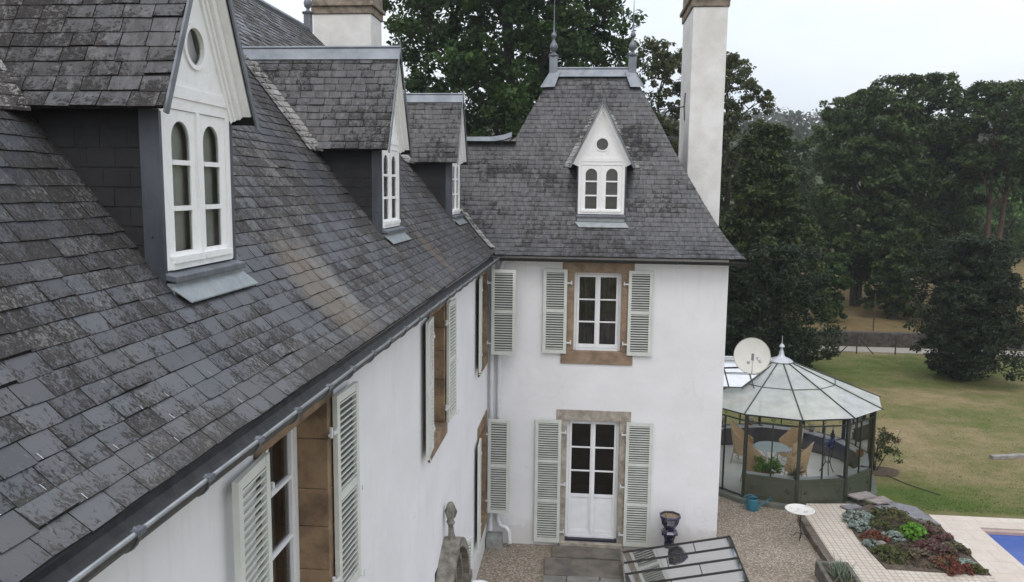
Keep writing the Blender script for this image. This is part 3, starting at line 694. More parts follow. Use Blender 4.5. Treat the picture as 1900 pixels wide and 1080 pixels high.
    for s in (-1,1):
        m=MB(); m.fr(*F)
        a,b=sorted((s*(fh-.0),s*(fh+.030))); m.box(a,b,-.11,.012,6.72,7.88)
        m.tube([(s*(fh+.031),-.06,7.1),(s*(fh+.040),-.06,7.1)],.009,6)
        part('corner_flashing',m,ZINCK,D)
    m=MB(); m.fr(*F); m.hexa([(-fh-.025,-.03,zs-.05),(fh+.025,-.03,zs-.05),(fh+.025,.085,zs-.07),(-fh-.025,.085,zs-.07),(-fh-.025,-.03,zs-.004),(fh+.025,-.03,zs-.004),(fh+.025,.085,zs-.026),(-fh-.025,.085,zs-.026)])
    part('sill',m,ZINCD,D,bevel=.008)
    m=MB(); m.fr(*F)
    # apron follows the slope below the sill
    q0,q1=fl; q0=(q0[0],q0[1]+.03); q1=(q1[0],q1[1]+.03)
    m.hexa([(-fh-.05,q0[0],q0[1]+.018),(fh+.03,q0[0],q0[1]+.018),(fh+.10,q1[0],q1[1]+.018),(-fh+.03,q1[0],q1[1]+.018),(-fh-.05,q0[0],q0[1]+.026),(fh+.03,q0[0],q0[1]+.026),(fh+.10,q1[0],q1[1]+.026),(-fh+.03,q1[0],q1[1]+.026)])
    m.box(-fh-.012,fh+.012,-.02,.06,zs-.15,zs-.072)
    part('apron',m,APRON,D)
    # roof deck + slates
    m=MB(); m.fr(*F)
    for s in (-1,1):
        e=.012; m.poly([(0,ov-.01,zr-e),(s*hw,ov-.01,ze-e),(s*hw,-back_eave-.12,ze-e),(0,-back_ridge-.12,zr-e)])
    rf=part('roof',m,DECK,D)
    m=MB(); m.fr(*F); rows=int(L_/.098)
    for s in (-1,1):
        for i in range(rows):
            ta,tb=i/rows,(i+1)/rows
            za,zb=ze+(zr-ze)*ta,ze+(zr-ze)*tb; ua,ub=s*hw*(1-ta)+s*(.02 if i==0 else 0),s*hw*(1-tb)
            na,nb=-xback(za),-xback(zb); nr=Vector((s*(zr-ze),0,hw)).normalized()
            if s<0: slate_row(m,(ua,0,za),(ub,0,zb),(0,1,0),(na,ov),(nb,ov),nr,.17,.007,phase=(i%2)*.5,odd=.06)
            else: slate_row(m,(ua,0,za),(ub,0,zb),(0,1,0),(na,ov),(nb,ov),nr,.17,.007,phase=(i%2)*.5,odd=.06)
    part('slates',m,SL_DORM,rf)
    m=MB(); m.fr(*F)
    for s in (-1,1):
        p=[(s*.0,0,zr+.045),(s*.085,0,zr-.13)]
        A=(0,-back_ridge-.15,zr+.035); B=(0,ov+.01,zr+.035); Cc=(s*.085,ov+.01,zr-.125); Dd=(s*.085,-back_ridge-.02,zr-.125)
        m.poly([A,B,Cc,Dd]); m.poly([(Cc[0],Cc[1],Cc[2]),(Dd[0],Dd[1],Dd[2]),(Dd[0]-s*.01,Dd[1],Dd[2]-.012),(Cc[0]-s*.01,Cc[1],Cc[2]-.012)])
    m.tube([(0,-back_ridge-.15,zr+.03),(0,ov+.015,zr+.03)],.02,8)
    part('ridge_cap',m,ZINC,rf)
    m=MB(); m.fr(*F)
    for s in (-1,1):
        A=(s*.0,zr+.05); B=(s*(hw+.025),ze-.03)
        m.hexa([(0,ov,zr-.03),(s*(hw-.02),ov,ze-.04),(s*(hw-.02),ov+.014,ze-.04),(0,ov+.014,zr-.03),(0,ov,zr+.045),(s*(hw+.025),ov,ze-.03),(s*(hw+.025),ov+.014,ze-.03),(0,ov+.014,zr+.045)])
    m.tube([(0,ov+.005,zr+.0),(0,ov+.005,zr+.13)],[.02,.003],6)
    part('barge_edge',m,ZINCD,rf)
    # swept valleys
    for s in (-1,1):
        path=[]
        for z in np.arange(ze-.03,zr-.05,.075):
            u=s*hw*(zr-z)/(zr-ze); path.append(MB().fr(*F).P((u,-xback(z),z)))
        Fm=MB().fr(*F); Uv=Fm.U; Nv=Fm.N
        valley_strip(path,lambda i:(Uv*s*1.0+Vector((0,0,-.0)),Nv*.9+Vector((0,0,0))),.135,'valley',rf)
    return D
XF=-.55
for i,(yc_,lab) in enumerate(((-10.96,'largest nearest dormer with tall gable and round-headed lights'),(-5.86,'middle dormer of the long wing roof'),(-.76,'farthest dormer of the wing roof, beside the pavilion'))):
    F=((XF,yc_,0),(0,1,0),(1,0,0))
    xb=lambda z: XF-wing_x(z)
    dormer(F,xb(7.84),xb(9.09),lab,xb,((.06,wing_z(XF+.06)),(.14,wing_z(XF+.14))))
F=((2.21,.28,0),(1,0,0),(0,-1,0)); tb=lambda z:(-.25+tow_t(z))-.28
dormer(F,tb(7.84),tb(9.09),'dormer in the pavilion roof above the upper window',tb,((.05,tow_z(.48)),(.11,tow_z(.42))),CURT)

# chimneys
def chimney(x0,x1,y0,y1,z0,zb,zt,label,cap=True):
    m=MB(); m.box(x0,x1,y0,y1,z0,zb); c=part('chimney',m,CHIMNEY,house,label,bevel=.02)
    m=MB(); m.box(x0-.03,x1+.03,y0-.03,y1+.03,zb+.002,zb+.16); m.box(x0-.08,x1+.08,y0-.08,y1+.08,zb+.162,zb+.25); m.box(x0-.02,x1+.02,y0-.02,y1+.02,zb+.252,zb+.9)
    part('cap',m,CAPST,c,bevel=.015); return c
chimney(4.03,4.74,1.55,3.4,5.5,11.15,12,'tall slender white chimney rising beside the pavilion roof')
ch=chimney(-4.24,-2.92,2.05,3.0,6.5,11.17,12,'broad white chimney with a stone cap behind the wing ridge')
m=MB(); m.box(-4.12,-3.98,1.12,1.28,10.5,11.0); m.lathe([(.12,11.0),(.13,11.03),(.05,11.06),(.03,11.1),(.075,11.15),(.09,11.22),(.07,11.28),(.03,11.33),(.012,11.5),(0,11.6)],(-4.05,1.2,0),12); part('finial',m,ZINCD,wing_roof,smooth=True)
m=MB()
for z in (9.0,9.05): pass
m.tube([(4.02,2.3,8.9),(4.0,2.32,9.2),(4.02,2.33,9.5)],.012,5); m.tube([(4.02,2.3,9.2),(3.2,2.3,9.1)],.012,5); part('iron_stay',m,IRON,house)

# ================================================================== setting
def ground_mat():
    m,t,b=newmat('lawn'); b.inputs['Roughness'].default_value=.95; b.inputs['Specular IOR Level'].default_value=.1
    n1=noise(t,.22,5,.6,vec=mapping(t,(1,1.8,1))); n2=noise(t,1.4,6,.7); n3=noise(t,18,5,.75); n4=noise(t,90,4,.8)
    s=math_(t,'ADD',math_(t,'MULTIPLY',n1,.58),math_(t,'MULTIPLY',n2,.40)); s=math_(t,'ADD',s,math_(t,'MULTIPLY',math_(t,'SUBTRACT',n3,.5),.35))
    c=nd(t,'ShaderNodeTexCoord'); sp=nd(t,'ShaderNodeSeparateXYZ'); t.links.new(c.outputs['Object'],sp.inputs[0])
    # greener belt beside the terrace and by the road
    near=math_(t,'ABSOLUTE',math_(t,'SUBTRACT',math_(t,'ADD',sp.outputs[1],math_(t,'MULTIPLY',sp.outputs[0],-.0)),3.7)); belt=math_(t,'MULTIPLY',math_(t,'SUBTRACT',1.4,near,clamp=True),.13)
    far=math_(t,'MULTIPLY',math_(t,'SUBTRACT',3.5,math_(t,'ABSOLUTE',math_(t,'SUBTRACT',sp.outputs[1],18.5)),clamp=True),.09)
    s=math_(t,'ADD',s,belt); s=math_(t,'ADD',s,far)
    col=ramp(t,s,[(.35,(.42,.33,.19)),(.44,(.33,.27,.145)),(.51,(.24,.225,.10)),(.60,(.16,.19,.06)),(.70,(.10,.16,.035))])
    straw=math_(t,'GREATER_THAN',sp.outputs[1],24.0); col=mix(t,straw,col,ramp(t,n2,[(.3,(.30,.215,.115)),(.6,(.20,.15,.07)),(.75,(.09,.10,.04))]))
    farm=ramp(t,math_(t,'MULTIPLY',sp.outputs[1],.01),[(.45,(0,)),(.8,(1,))]); col=mix(t,farm,col,(.05,.065,.03))
    col=mix(t,ramp(t,n4,[(.3,(.4,)),(.6,(0,))]),col,(.08,.075,.035))
    t.links.new(col,b.inputs['Base Color']); bump(t,b,math_(t,'ADD',n4,math_(t,'MULTIPLY',n3,.8)),.9,.04); return m
def gravel_mat():
    m,t,b=newmat('gravel'); b.inputs['Roughness'].default_value=.85
    v=nd(t,'ShaderNodeTexVoronoi'); v.inputs['Scale'].default_value=42; t.links.new(mapping(t,(1,1,1)),v.inputs[0])
    sp=nd(t,'ShaderNodeSeparateColor'); t.links.new(v.outputs['Color'],sp.inputs[0])
    col=ramp(t,sp.outputs[0],[(0,(.16,.12,.085)),(.35,(.30,.24,.18)),(.7,(.42,.36,.28)),(1,(.62,.57,.50))])
    n=noise(t,1.1,5,.6); col=mix(t,ramp(t,n,[(.42,(0,)),(.62,(.35,))]),col,(.17,.135,.09))
    col=mix(t,ramp(t,v.outputs['Distance'],[(.0,(0,)),(.9,(.6,))]),col,(.06,.05,.035))
    t.links.new(col,b.inputs['Base Color']); bump(t,b,v.outputs['Distance'],-.8,.012); return m
def paver_mat(name,w,h,c1,c2,mortar,ms=.012,rot=0,off=.5):
    m,t,b=newmat(name); b.inputs['Roughness'].default_value=.8
    br=nd(t,'ShaderNodeTexBrick'); br.inputs['Scale'].default_value=1; br.inputs['Brick Width'].default_value=w; br.inputs['Row Height'].default_value=h
    br.inputs['Mortar Size'].default_value=ms; br.inputs['Mortar Smooth'].default_value=.3; br.inputs['Bias'].default_value=0; br.offset=off
    br.inputs['Color1'].default_value=(*c1,1); br.inputs['Color2'].default_value=(*c2,1); br.inputs['Mortar'].default_value=(*mortar,1)
    t.links.new(mapping(t,(1,1,1),(0,0,rot)),br.inputs[0]); n=noise(t,2.2,5,.65); col=mix(t,ramp(t,n,[(.4,(0,)),(.75,(.4,))]),br.outputs[0],tuple(x*.6 for x in c1))
    n2=noise(t,30,4); col=mix(t,ramp(t,n2,[(.3,(.25,)),(.6,(0,))]),col,tuple(x*.6 for x in c1))
    t.links.new(col,b.inputs['Base Color']); bump(t,b,br.outputs['Fac'],-.4,.01); return m
def struct(o,kind='structure'): o['kind']=kind; return o
def terr(x,y):
    z=0
    if y>23.9: z=.6+(y-24)*.045
    if y>60: z+=(y-60)*.055
    z+= max(0,y-40)*.012*math.sin(x*.02+1)
    return z
xs=[-600,-300,-120,-60,-30,-12,0,8,12,16,20,24,30,40,60,90,140,220,350,600]; ys=[-600,-200,-60,-20,0,8,14,20,23.85,23.95,26,30,36,44,55,70,90,120,160,210,260,310,600]
m=MB(); b0=0; m.v=[(x,y,terr(x,y)-.004 if y<310.5 else 6) for y in ys for x in xs]
nx=len(xs)
for j in range(len(ys)-1):
    for i in range(nx-1): m.f.append((j*nx+i,j*nx+i+1,(j+1)*nx+i+1,(j+1)*nx+i)); m.uv.append([(0,0)]*4); m.col.append((0,0,0,1))
LAWN=ground_mat(); struct(m.build('ground',LAWN))
g=np.random.default_rng(9); n=45000; px_=g.uniform(7.2,26,n); py_=2.9+19*g.random(n)**1.5; k_=(px_>9.8)|(py_>7.6); px_=px_[k_]; py_=py_[k_]; n=len(px_)
an=g.uniform(0,6.28,n); hh_=g.uniform(.01,.03,n); ww_=g.uniform(.006,.016,n); lx=g.normal(0,.02,n); ly=g.normal(0,.02,n)
v_=np.zeros((n,3,3)); v_[:,0]=np.c_[px_-np.cos(an)*ww_,py_-np.sin(an)*ww_,np.zeros(n)]; v_[:,1]=np.c_[px_+np.cos(an)*ww_,py_+np.sin(an)*ww_,np.zeros(n)]; v_[:,2]=np.c_[px_+lx,py_+ly,hh_]
me=bpy.data.meshes.new('grass'); me.vertices.add(3*n); me.vertices.foreach_set('co',v_.ravel()); me.loops.add(3*n); me.loops.foreach_set('vertex_index',np.arange(3*n)); me.polygons.add(n); me.polygons.foreach_set('loop_start',np.arange(0,3*n,3)); me.polygons.foreach_set('loop_total',np.full(n,3)); me.update(calc_edges=True); me.materials.append(LAWN)
o=bpy.data.objects.new('grass',me); C.objects.link(o); o['kind']='stuff'
GRAV=gravel_mat()
m=MB(); m.poly([(-.0,-30,.008),(6.88,-30,.008),(6.88,2.2,.008),(6.6,2.75,.008),(5.2,3.2,.008),(4.6,3.4,.008),(4.6,.1,.008),(0,.1,.008)]); struct(m.build('gravel_court',GRAV))
PAVE=paver_mat('cream_pavers',.125,.125,(.52,.46,.39),(.58,.53,.46),(.27,.22,.16),.009,0,0)
TERR=paver_mat('terrace_slabs',.5,.5,(.56,.49,.42),(.61,.55,.48),(.42,.36,.30),.008,0,.5)
m=MB(); m.prism([(6.98,-6),(9.80,-6),(9.80,-.64),(7.86,-.60),(7.76,.75),(7.82,2.05),(8.3,2.72),(7.2,2.62),(6.98,1.9)],.0,.15); struct(m.build('paved_path',PAVE))
m=MB(); m.prism([(9.80,-6),(10.60,-6),(10.63,1.68),(24,1.60),(24,2.25),(9.80,2.28)],.0,.152); struct(m.build('pool_terrace',TERR))
POOLW,t_,b_=newmat('pool_water'); b_.inputs['Base Color'].default_value=(.05,.10,.34,1); b_.inputs['Roughness'].default_value=.12; bump(t_,b_,noise(t_,2.5,3),.15,.02)
m=MB(); m.poly([(10.5,-6,.08),(24,-6,.08),(24,1.7,.08),(10.5,1.7,.08)]); struct(m.build('pool_water',POOLW))
COP=simple('pink_coping',(.42,.30,.26),(.34,.25,.22),6,.7)
m=MB(); m.box(10.63,24,1.50,1.62,.05,.148); m.box(10.60,10.64,-6,1.50,.05,.148); tag(m.build('pool_coping',COP,bevel=.01),'pinkish coping strip around the edge of the blue pool','coping')
# kerb of old stones between gravel and path
m=MB(); y=-6
OLDST=simple('old_brown_stone',(.16,.13,.105),(.085,.07,.055),5,.9,bmp=.7,bscale=22)
while y<1.9:
    l=rng.uniform(.35,.6); m.box(6.80+rng.uniform(0,.03),6.976,y,min(y+l-.012,1.95),-.02,.155+rng.uniform(0,.02)); y+=l
tag(m.build('kerb_wall',OLDST,bevel=.012),'low kerb of brown stones between gravel and cream paving','kerb')
# door path slabs
SLAB=simple('worn_slab',(.17,.145,.12),(.085,.08,.07),3.2,.85,bmp=.5,bscale=25,detail=7)
SLAB2=simple('grey_slab',(.22,.21,.195),(.12,.12,.11),4,.85,bmp=.5,bscale=25,detail=7)
for i,(a,b,c,d,mt,lb) in enumerate(((1.38,2.02,-.62,-.11,SLAB,'brown stone slab left under the French door step'),(2.04,2.78,-.60,-.11,SLAB,'brown stone slab right under the French door step'),(1.26,2.76,-1.38,-.64,SLAB,'largest dark stone slab of the door path'),(1.28,1.70,-1.80,-1.41,SLAB2,'small grey slab at the left of the second row'),(1.72,2.32,-1.84,-1.41,SLAB2,'grey slab in the middle of the second row'),(2.34,2.78,-1.80,-1.41,SLAB2,'small grey slab at the right of the second row'),(1.27,2.0,-2.6,-1.85,SLAB2,'nearest left grey slab of the door path'),(2.03,2.78,-2.6,-1.87,SLAB2,'nearest right grey slab of the door path'))):
    m=MB(); j=lambda: rng.uniform(-.025,.025); m.prism([(a+j(),c+j()),(b+j(),c+j()),(b+j(),d+j()),(a+j(),d+j())],-.03,.055+.012*rng.random()); tag(m.build('paving_slab',mt,bevel=.012),lb,'paving slab','slabs in front of the French door')
# road, wall and fence across the lawn
m=MB(); m.poly([(2,22.2,.012),(80,24.2-3.2,.012),(80,23.0,.012),(2,23.35,.012)]); struct(m.build('road',simple('pale_road',(.36,.33,.29),(.28,.26,.23),4,.9)))
m=MB(); x=2
WALLST=simple('rubble_stone',(.11,.095,.08),(.045,.042,.038),5,.95,bmp=.9,bscale=12,detail=7)
for r in range(4):
    x=2+.2*r
    while x<70:
        l=rng.uniform(.3,.7); m.box(x,x+l-.02,23.42+rng.uniform(0,.05),23.88,r*.17,(r+1)*.17-.012+rng.uniform(0,.01)); x+=l
m.box(2,70,23.5,23.87,0,.66)
tag(m.build('stone_wall',WALLST),'low dark rubble stone wall along the far side of the road','wall')
WOOD=simple('weathered_post',(.07,.06,.05),(.035,.03,.028),9,.85)
def at_post(x,y,h,lb,brace=False,zb=0):
    t=thing('fence_post',lb,'fence post',(x,y,zb),group='posts of the wire fence beyond the lawn')
    m=MB(); m.tube([(0,0,-.1),(0,0,h)],.03,7); part('post',m,WOOD,t)
    if brace:
        for s in (-1,1): m=MB(); m.tube([(0,0,h*.85),(s*.75,0,0)],.025,6); part('brace',m,WOOD,t)
at_post(14.36,21.6,.95,'straining post with two slanting braces at the lawn edge',True)
at_post(16.1,21.7,.85,'thin plain post between lawn and road'); at_post(16.0,24.4,1.9,'tall thin metal post in the straw field behind the wall',zb=.55)
m=MB()
for z in (.35,.7): m.tube([(10,21.6,z),(14.36,21.6,z),(16.1,21.7,z),(30,21.9,z)],.006,4)
tag(m.build('fence_wire',IRON),'two thin wires strung between the posts at the lawn edge','fence wire')
m=MB(); m.prism([(0,0),(1.5,.38),(1.47,.55),(-.04,.16)],0,.09); o=m.build('timber_beam',simple('grey_timber',(.30,.28,.26),(.2,.18,.17),8,.85),bevel=.01,loc=(13.4,6.9,.0)); tag(o,'flat grey timber beam lying on the dry lawn','beam')
# ------------------------------------------------------------------ foliage
def leafmat(name,c1,c2,c3=None,transl=.3,rough=.6):
    m,t,b=newmat(name); at=nd(t,'ShaderNodeAttribute',attribute_name='tone'); sp=nd(t,'ShaderNodeSeparateColor'); t.links.new(at.outputs['Color'],sp.inputs[0])
    col=mix(t,sp.outputs[0],c1,c2)
    if c3: col=mix(t,ramp(t,sp.outputs[1],[(.55,(0,)),(.95,(.8,))]),col,c3)
    t.links.new(col,b.inputs['Base Color']); b.inputs['Roughness'].default_value=rough; b.inputs['Specular IOR Level'].default_value=.3
    tr=nd(t,'ShaderNodeBsdfTranslucent'); t.links.new(col,tr.inputs[0]); mx=nd(t,'ShaderNodeMixShader'); mx.inputs[0].default_value=transl
    o=t.nodes['Material Output']; t.links.new(b.outputs[0],mx.inputs[1]); t.links.new(tr.outputs[0],mx.inputs[2]); t.links.new(mx.outputs[0],o.inputs[0]); return m
def leaves(name,mat,parent,clumps,size,seed,aspect=.55,upbias=.6,flat=.7,kind=None):
    """clumps: array (n,5): x,y,z,radius,count"""
    g=np.random.default_rng(seed); cl=np.array(clumps,float); cnt=cl[:,4].astype(int); idx=np.repeat(np.arange(len(cl)),cnt); n=len(idx)
    d=g.normal(size=(n,3)); d/=np.linalg.norm(d,axis=1)[:,None]; rr=g.random(n)**.45
    p=cl[idx,:3]+d*rr[:,None]*cl[idx,3][:,None]*np.array([1,1,flat])
    nm=g.normal(size=(n,3))+np.array([0,0,upbias])+d*.5; nm/=np.linalg.norm(nm,axis=1)[:,None]
    a=np.cross(nm,g.normal(size=(n,3))); a/=np.linalg.norm(a,axis=1)[:,None]; b=np.cross(nm,a)
    s=size*g.uniform(.6,1.35,n)[:,None]; a=a*s*.5; b=b*s*.5*aspect; fold=nm*s*.12
    v=np.stack([p-a,p-b+fold,p+a,p+b+fold],1).reshape(-1,3)
    me=bpy.data.meshes.new(name); me.vertices.add(4*n); me.vertices.foreach_set('co',v.ravel()); me.loops.add(4*n); me.loops.foreach_set('vertex_index',np.arange(4*n))
    me.polygons.add(n); me.polygons.foreach_set('loop_start',np.arange(0,4*n,4)); me.polygons.foreach_set('loop_total',np.full(n,4)); me.update(calc_edges=True)
    ct=g.random(len(cl)); col=np.ones((n,4)); col[:,0]=np.clip(ct[idx]*.6+g.random(n)*.4,0,1); col[:,1]=np.clip(g.random(len(cl))[idx]*.8+g.random(n)*.2,0,1); col[:,2]=g.random(n)
    ca=me.color_attributes.new('tone','FLOAT_COLOR','CORNER'); ca.data.foreach_set('color',np.repeat(col,4,0).ravel())
    me.materials.append(mat); o=bpy.data.objects.new(name,me); C.objects.link(o); o.parent=parent
    if kind: o['kind']=kind
    return o
BARK=simple('bark',(.055,.045,.036),(.028,.024,.02),7,.9,bmp=.6)
BARKR=simple('reddish_bark',(.12,.075,.055),(.06,.04,.03),7,.9,bmp=.6)
def tree(name,label,loc,H,rad,zlow,mat,seed,lobes=12,per=22,n=80,size=.16,cone=0,trunk=.25,bark=BARK,cat='tree',thin=0,lr=.42,group=None,off=(0,0),split=1):
    g=random.Random(seed); t=thing(name,label,cat,loc,group=group)
    cz=(H+zlow)/2; hh=(H-zlow)/2; cl=[]; cents=[]
    for i in range(lobes):
        a=i*2.399+g.random()*.6; f=(i+.5)/lobes; zz=zlow+(H-zlow)*f; 
        prof=math.sqrt(max(.05,1-((zz-cz)/hh)**2)) if not cone else max(.10,1-f)**cone
        r=rad*prof*(1-lr*.75)*g.uniform(.55,1.05); c=(off[0]*f+r*math.cos(a),off[1]*f+r*math.sin(a),zz+g.uniform(-.3,.3)); lrad=rad*lr*g.uniform(.75,1.25)*(1 if not cone else .45+.75*prof)
        cents.append((c,lrad))
        for k in range(per):
            d=Vector((g.gauss(0,1),g.gauss(0,1),g.gauss(0,1)+.25)).normalized(); q=lrad*(g.random()**.35)
            if q>lrad: q=lrad
            p=(c[0]+d.x*q,c[1]+d.y*q,min(H,c[2]+d.z*q*.8))
            if p[2]<.05+zlow*.4: continue
            cl.append((*p,lrad*g.uniform(.16,.34),n*g.uniform(.5,1.3)*(1-thin*f)))
    for (c,lrad) in cents:
        for k in range(5):
            a=g.random()*6.28; el=g.uniform(.0,1.5); q=lrad*g.uniform(.75,.95); cl.append((c[0]+q*math.cos(a)*math.cos(el),c[1]+q*math.sin(a)*math.cos(el),min(H-.1,max(.3,c[2]+q*math.sin(el)*.8)),lrad*.13,n*.16))
    if cone or not thin:
        for k in range(lobes*4):
            f=g.random()*.9; zz=zlow+(H-zlow)*f; prof=math.sqrt(max(.05,1-((zz-cz)/hh)**2)) if not cone else max(.1,1-f)**cone
            a=g.random()*6.28; r=rad*prof*g.random()*.6; cl.append((off[0]*f+r*math.cos(a),off[1]*f+r*math.sin(a),zz,rad*.22,n*.7))
    leaves('crown',mat,t,cl,size,seed)
    for sp_ in range(split):
        m=MB(); dx=(sp_-(split-1)/2)*.5; ht=H*.86
        path=[(dx*.2,0,-.2),(dx*.6,.0,H*.12),(dx+g.uniform(-.1,.1),g.uniform(-.1,.1),H*.3),(dx*1.6+off[0]*.3+g.uniform(-.2,.2),g.uniform(-.2,.2),H*.55),(dx*2+off[0]*.7,0,ht)]
        m.tube(path,[trunk*1.25,trunk,trunk*.8,trunk*.5,trunk*.12],9)
        for j,(c,lrad) in enumerate(cents):
            if j%split!=sp_: continue
            zb=max(H*.18,c[2]-rad*.55); f=min(1,zb/ht); base=Vector((dx*(1+f),0,zb)); e=Vector(c); mid=base.lerp(e,.5)+Vector((g.uniform(-.2,.2),g.uniform(-.2,.2),g.uniform(.0,.3)))
            m.tube([base,mid,e],[trunk*.42*(1-f*.5),trunk*.26*(1-f*.4),trunk*.06],6)
            for q in range(3):
                e2=e+Vector((g.uniform(-1,1),g.uniform(-1,1),g.uniform(-.5,.5)))*lrad*.6; m.tube([mid.lerp(e,.6),e2],[trunk*.12,trunk*.02],4)
        part('trunk',m,bark,t)
    return t
G_OAK=leafmat('oak_leaves',(.016,.040,.009),(.038,.080,.016),(.065,.12,.025))
G_ASH=leafmat('ash_leaves',(.05,.065,.022),(.08,.095,.035),(.10,.11,.04))
G_YEW=leafmat('yew_needles',(.012,.022,.010),(.022,.036,.013),(.035,.05,.018),transl=.12)
G_CYP=leafmat('cypress_foliage',(.022,.040,.011),(.045,.066,.016),(.075,.10,.022),transl=.15)
G_BLUE=leafmat('dusky_leaves',(.024,.046,.012),(.050,.082,.020),(.085,.12,.03),transl=.2)
G_DARK=leafmat('dark_leaves',(.022,.042,.010),(.046,.074,.017),(.08,.115,.025),transl=.2)
G_LIGHT=leafmat('willow_leaves',(.09,.18,.05),(.13,.24,.07),(.17,.28,.09))
G_BRIGHT=leafmat('young_leaves',(.10,.17,.03),(.16,.22,.05))
tree('oak_tree','huge dark oak towering behind the house between the two chimneys',(-1.2,15.5,0),18,5.0,4.5,G_OAK,11,lobes=40,per=30,n=95,size=.21,trunk=.42,lr=.34)
tree('laurel_tree','dark bushy tree low behind the link roof beside the oak',(-2.6,11.5,0),9.6,3.0,2,G_OAK,12,lobes=10,per=20,n=80,size=.17)
tree('maple_tree','small bright green tree glimpsed behind the oak above the pavilion ridge',(2.4,26,0),12.6,2.2,6,G_BRIGHT,13,lobes=8,per=14,n=60,size=.17)
tree('ash_tree','airy olive tree between the pavilion roof and the tall chimney',(5.0,22,0),13.9,2.6,4,G_ASH,14,lobes=18,per=20,n=85,size=.17,thin=.2)
tree('ash_tree','airy tree with sky showing through, right of the tall chimney',(8.3,23,0),13.5,2.5,4,G_ASH,15,lobes=18,per=20,n=80,size=.17,thin=.3)
tree('cypress_tree','broad olive green conifer rising behind the glass pavilion',(9.0,17.6,0),9.9,3.5,.5,G_CYP,16,lobes=30,per=26,n=100,size=.15,cone=.8,lr=.36)
tree('yew_tree','near black spreading yew low behind the satellite dish',(8.6,14.4,0),5.2,3.0,.3,G_YEW,17,lobes=14,per=24,n=95,size=.13,lr=.4)
tree('pine_tree','wide dark tree with two stems left of the field gap',(17.2,31,.8),11.8,3.7,2.0,G_BLUE,18,lobes=30,lr=.36,thin=.35,per=24,n=90,size=.22,split=2,trunk=.2)
tree('pine_tree','tall dark tree with a bumpy top, middle of the back row',(20.6,33,.8),12.9,4.2,2.2,G_DARK,19,lobes=32,lr=.34,per=24,n=90,size=.22,trunk=.25,thin=.4)
tree('pine_tree','tree with a bare reddish forked trunk at the right edge',(24.4,31,.7),12.4,3.9,7.4,G_BLUE,20,lobes=18,per=24,n=85,size=.21,bark=BARKR,split=2,trunk=.2,thin=.35,lr=.36)
tree('pine_tree','dark tree cut by the right edge of the view',(28.6,33,.7),12.8,4.0,7.6,G_DARK,21,lobes=18,per=24,n=80,size=.22)
tree('yew_tree','big rounded dark yew standing on the lawn at right',(17.0,16.9,0),5.5,2.55,.2,G_YEW,22,lobes=22,per=26,n=100,size=.12,lr=.42,trunk=.2)
tree('willow_tree','light green willow beyond the forked trunk',(36.6,55,1.9),8.4,5.0,.5,G_LIGHT,23,lobes=16,per=22,n=80,size=.30)
tree('larch_tree','small hazy pointed tree showing above the back row',(22.4,52,2.0),13.0,1.7,7,G_BLUE,24,lobes=8,per=12,n=50,size=.24,cone=.7,thin=.3)
for i,(x,y,h,r,lb,mt) in enumerate(((13.0,34,7.0,2.6,'rounded olive tree between conifer and back row',G_ASH),(18.0,27.5,4.6,1.8,'dark shrub under the back row, left of the field gap',G_DARK),(21.6,27,4.2,2.4,'dark shrub behind the lawn yew',G_YEW),(14.2,26.5,3.4,1.5,'low bush by the stone wall near the conifer',G_OAK),(27,45,7.5,3.4,'dusky tree filling the gap under the back row',G_BLUE),(16.5,46,9.0,4.0,'grey green tree far behind the two-stemmed tree',G_DARK),(23,58,9.5,4.5,'distant dusky tree behind the middle of the row',G_BLUE),(9.5,40,9.5,3.6,'distant tree seen past the tall chimney',G_DARK),(3,38,9,4,'distant tree low behind the pavilion roof',G_DARK))):
    tree('shrub' if h<5 else 'garden_tree',lb,(x,y,terr(x,y)),h,r,.3,mt,40+i,lobes=11,per=16,n=70,size=.2 if y<40 else .3,lr=.45,cat='shrub' if h<5 else 'tree')
# far wooded hill
g=np.random.default_rng(5); cl=[]
for i in range(1500):
    x=g.uniform(-120,260); y=g.uniform(110,300); cl.append((x,y,terr(x,y)+g.uniform(1,8),g.uniform(2.5,4.5),28))
struct(leaves('hill_woods',leafmat('far_woods',(.03,.04,.02),(.055,.06,.03),(.06,.055,.03)),None,cl,1.5,6),'stuff')

# ------------------------------------------------------------------ conservatory
cons=thing('conservatory','twelve sided glass pavilion with dark olive base panels and pale glazed roof','conservatory',(7.0,4.92,0))
def V(k,r,z): a=R(-121+30*k); return Vector((r*math.cos(a),r*math.sin(a),z))
m=MB(); m.prism([tuple(V(k,2.50,0)[:2]) for k in range(12)],-.02,.11); part('plinth',m,simple('mossy_plinth',(.14,.15,.12),(.09,.10,.08),4,.85,bmp=.3),cons)
m=MB(); m.prism([tuple(V(k,2.2,0)[:2]) for k in range(12)],.1,.125); part('floor',m,simple('white_floor',(.80,.79,.75),(.72,.70,.66),3,.6),cons)
GREYW=simple('grey_inner_board',(.13,.12,.13),(.09,.085,.09),2.5,.8,bmp=.2); COPW=simple('white_coping',(.66,.66,.67),(.55,.55,.56),4,.6)
for k in range(12):
    m=MB(); p=V(k,2.32,0); m.fr(tuple(p),tuple((V(k+1,1,0)-V(k-1,1,0)).normalized()),tuple(V(k,1,0)))
    m.box(-.035,.035,-.035,.035,.10,2.14); part('post',m,OLIVE_D,cons)
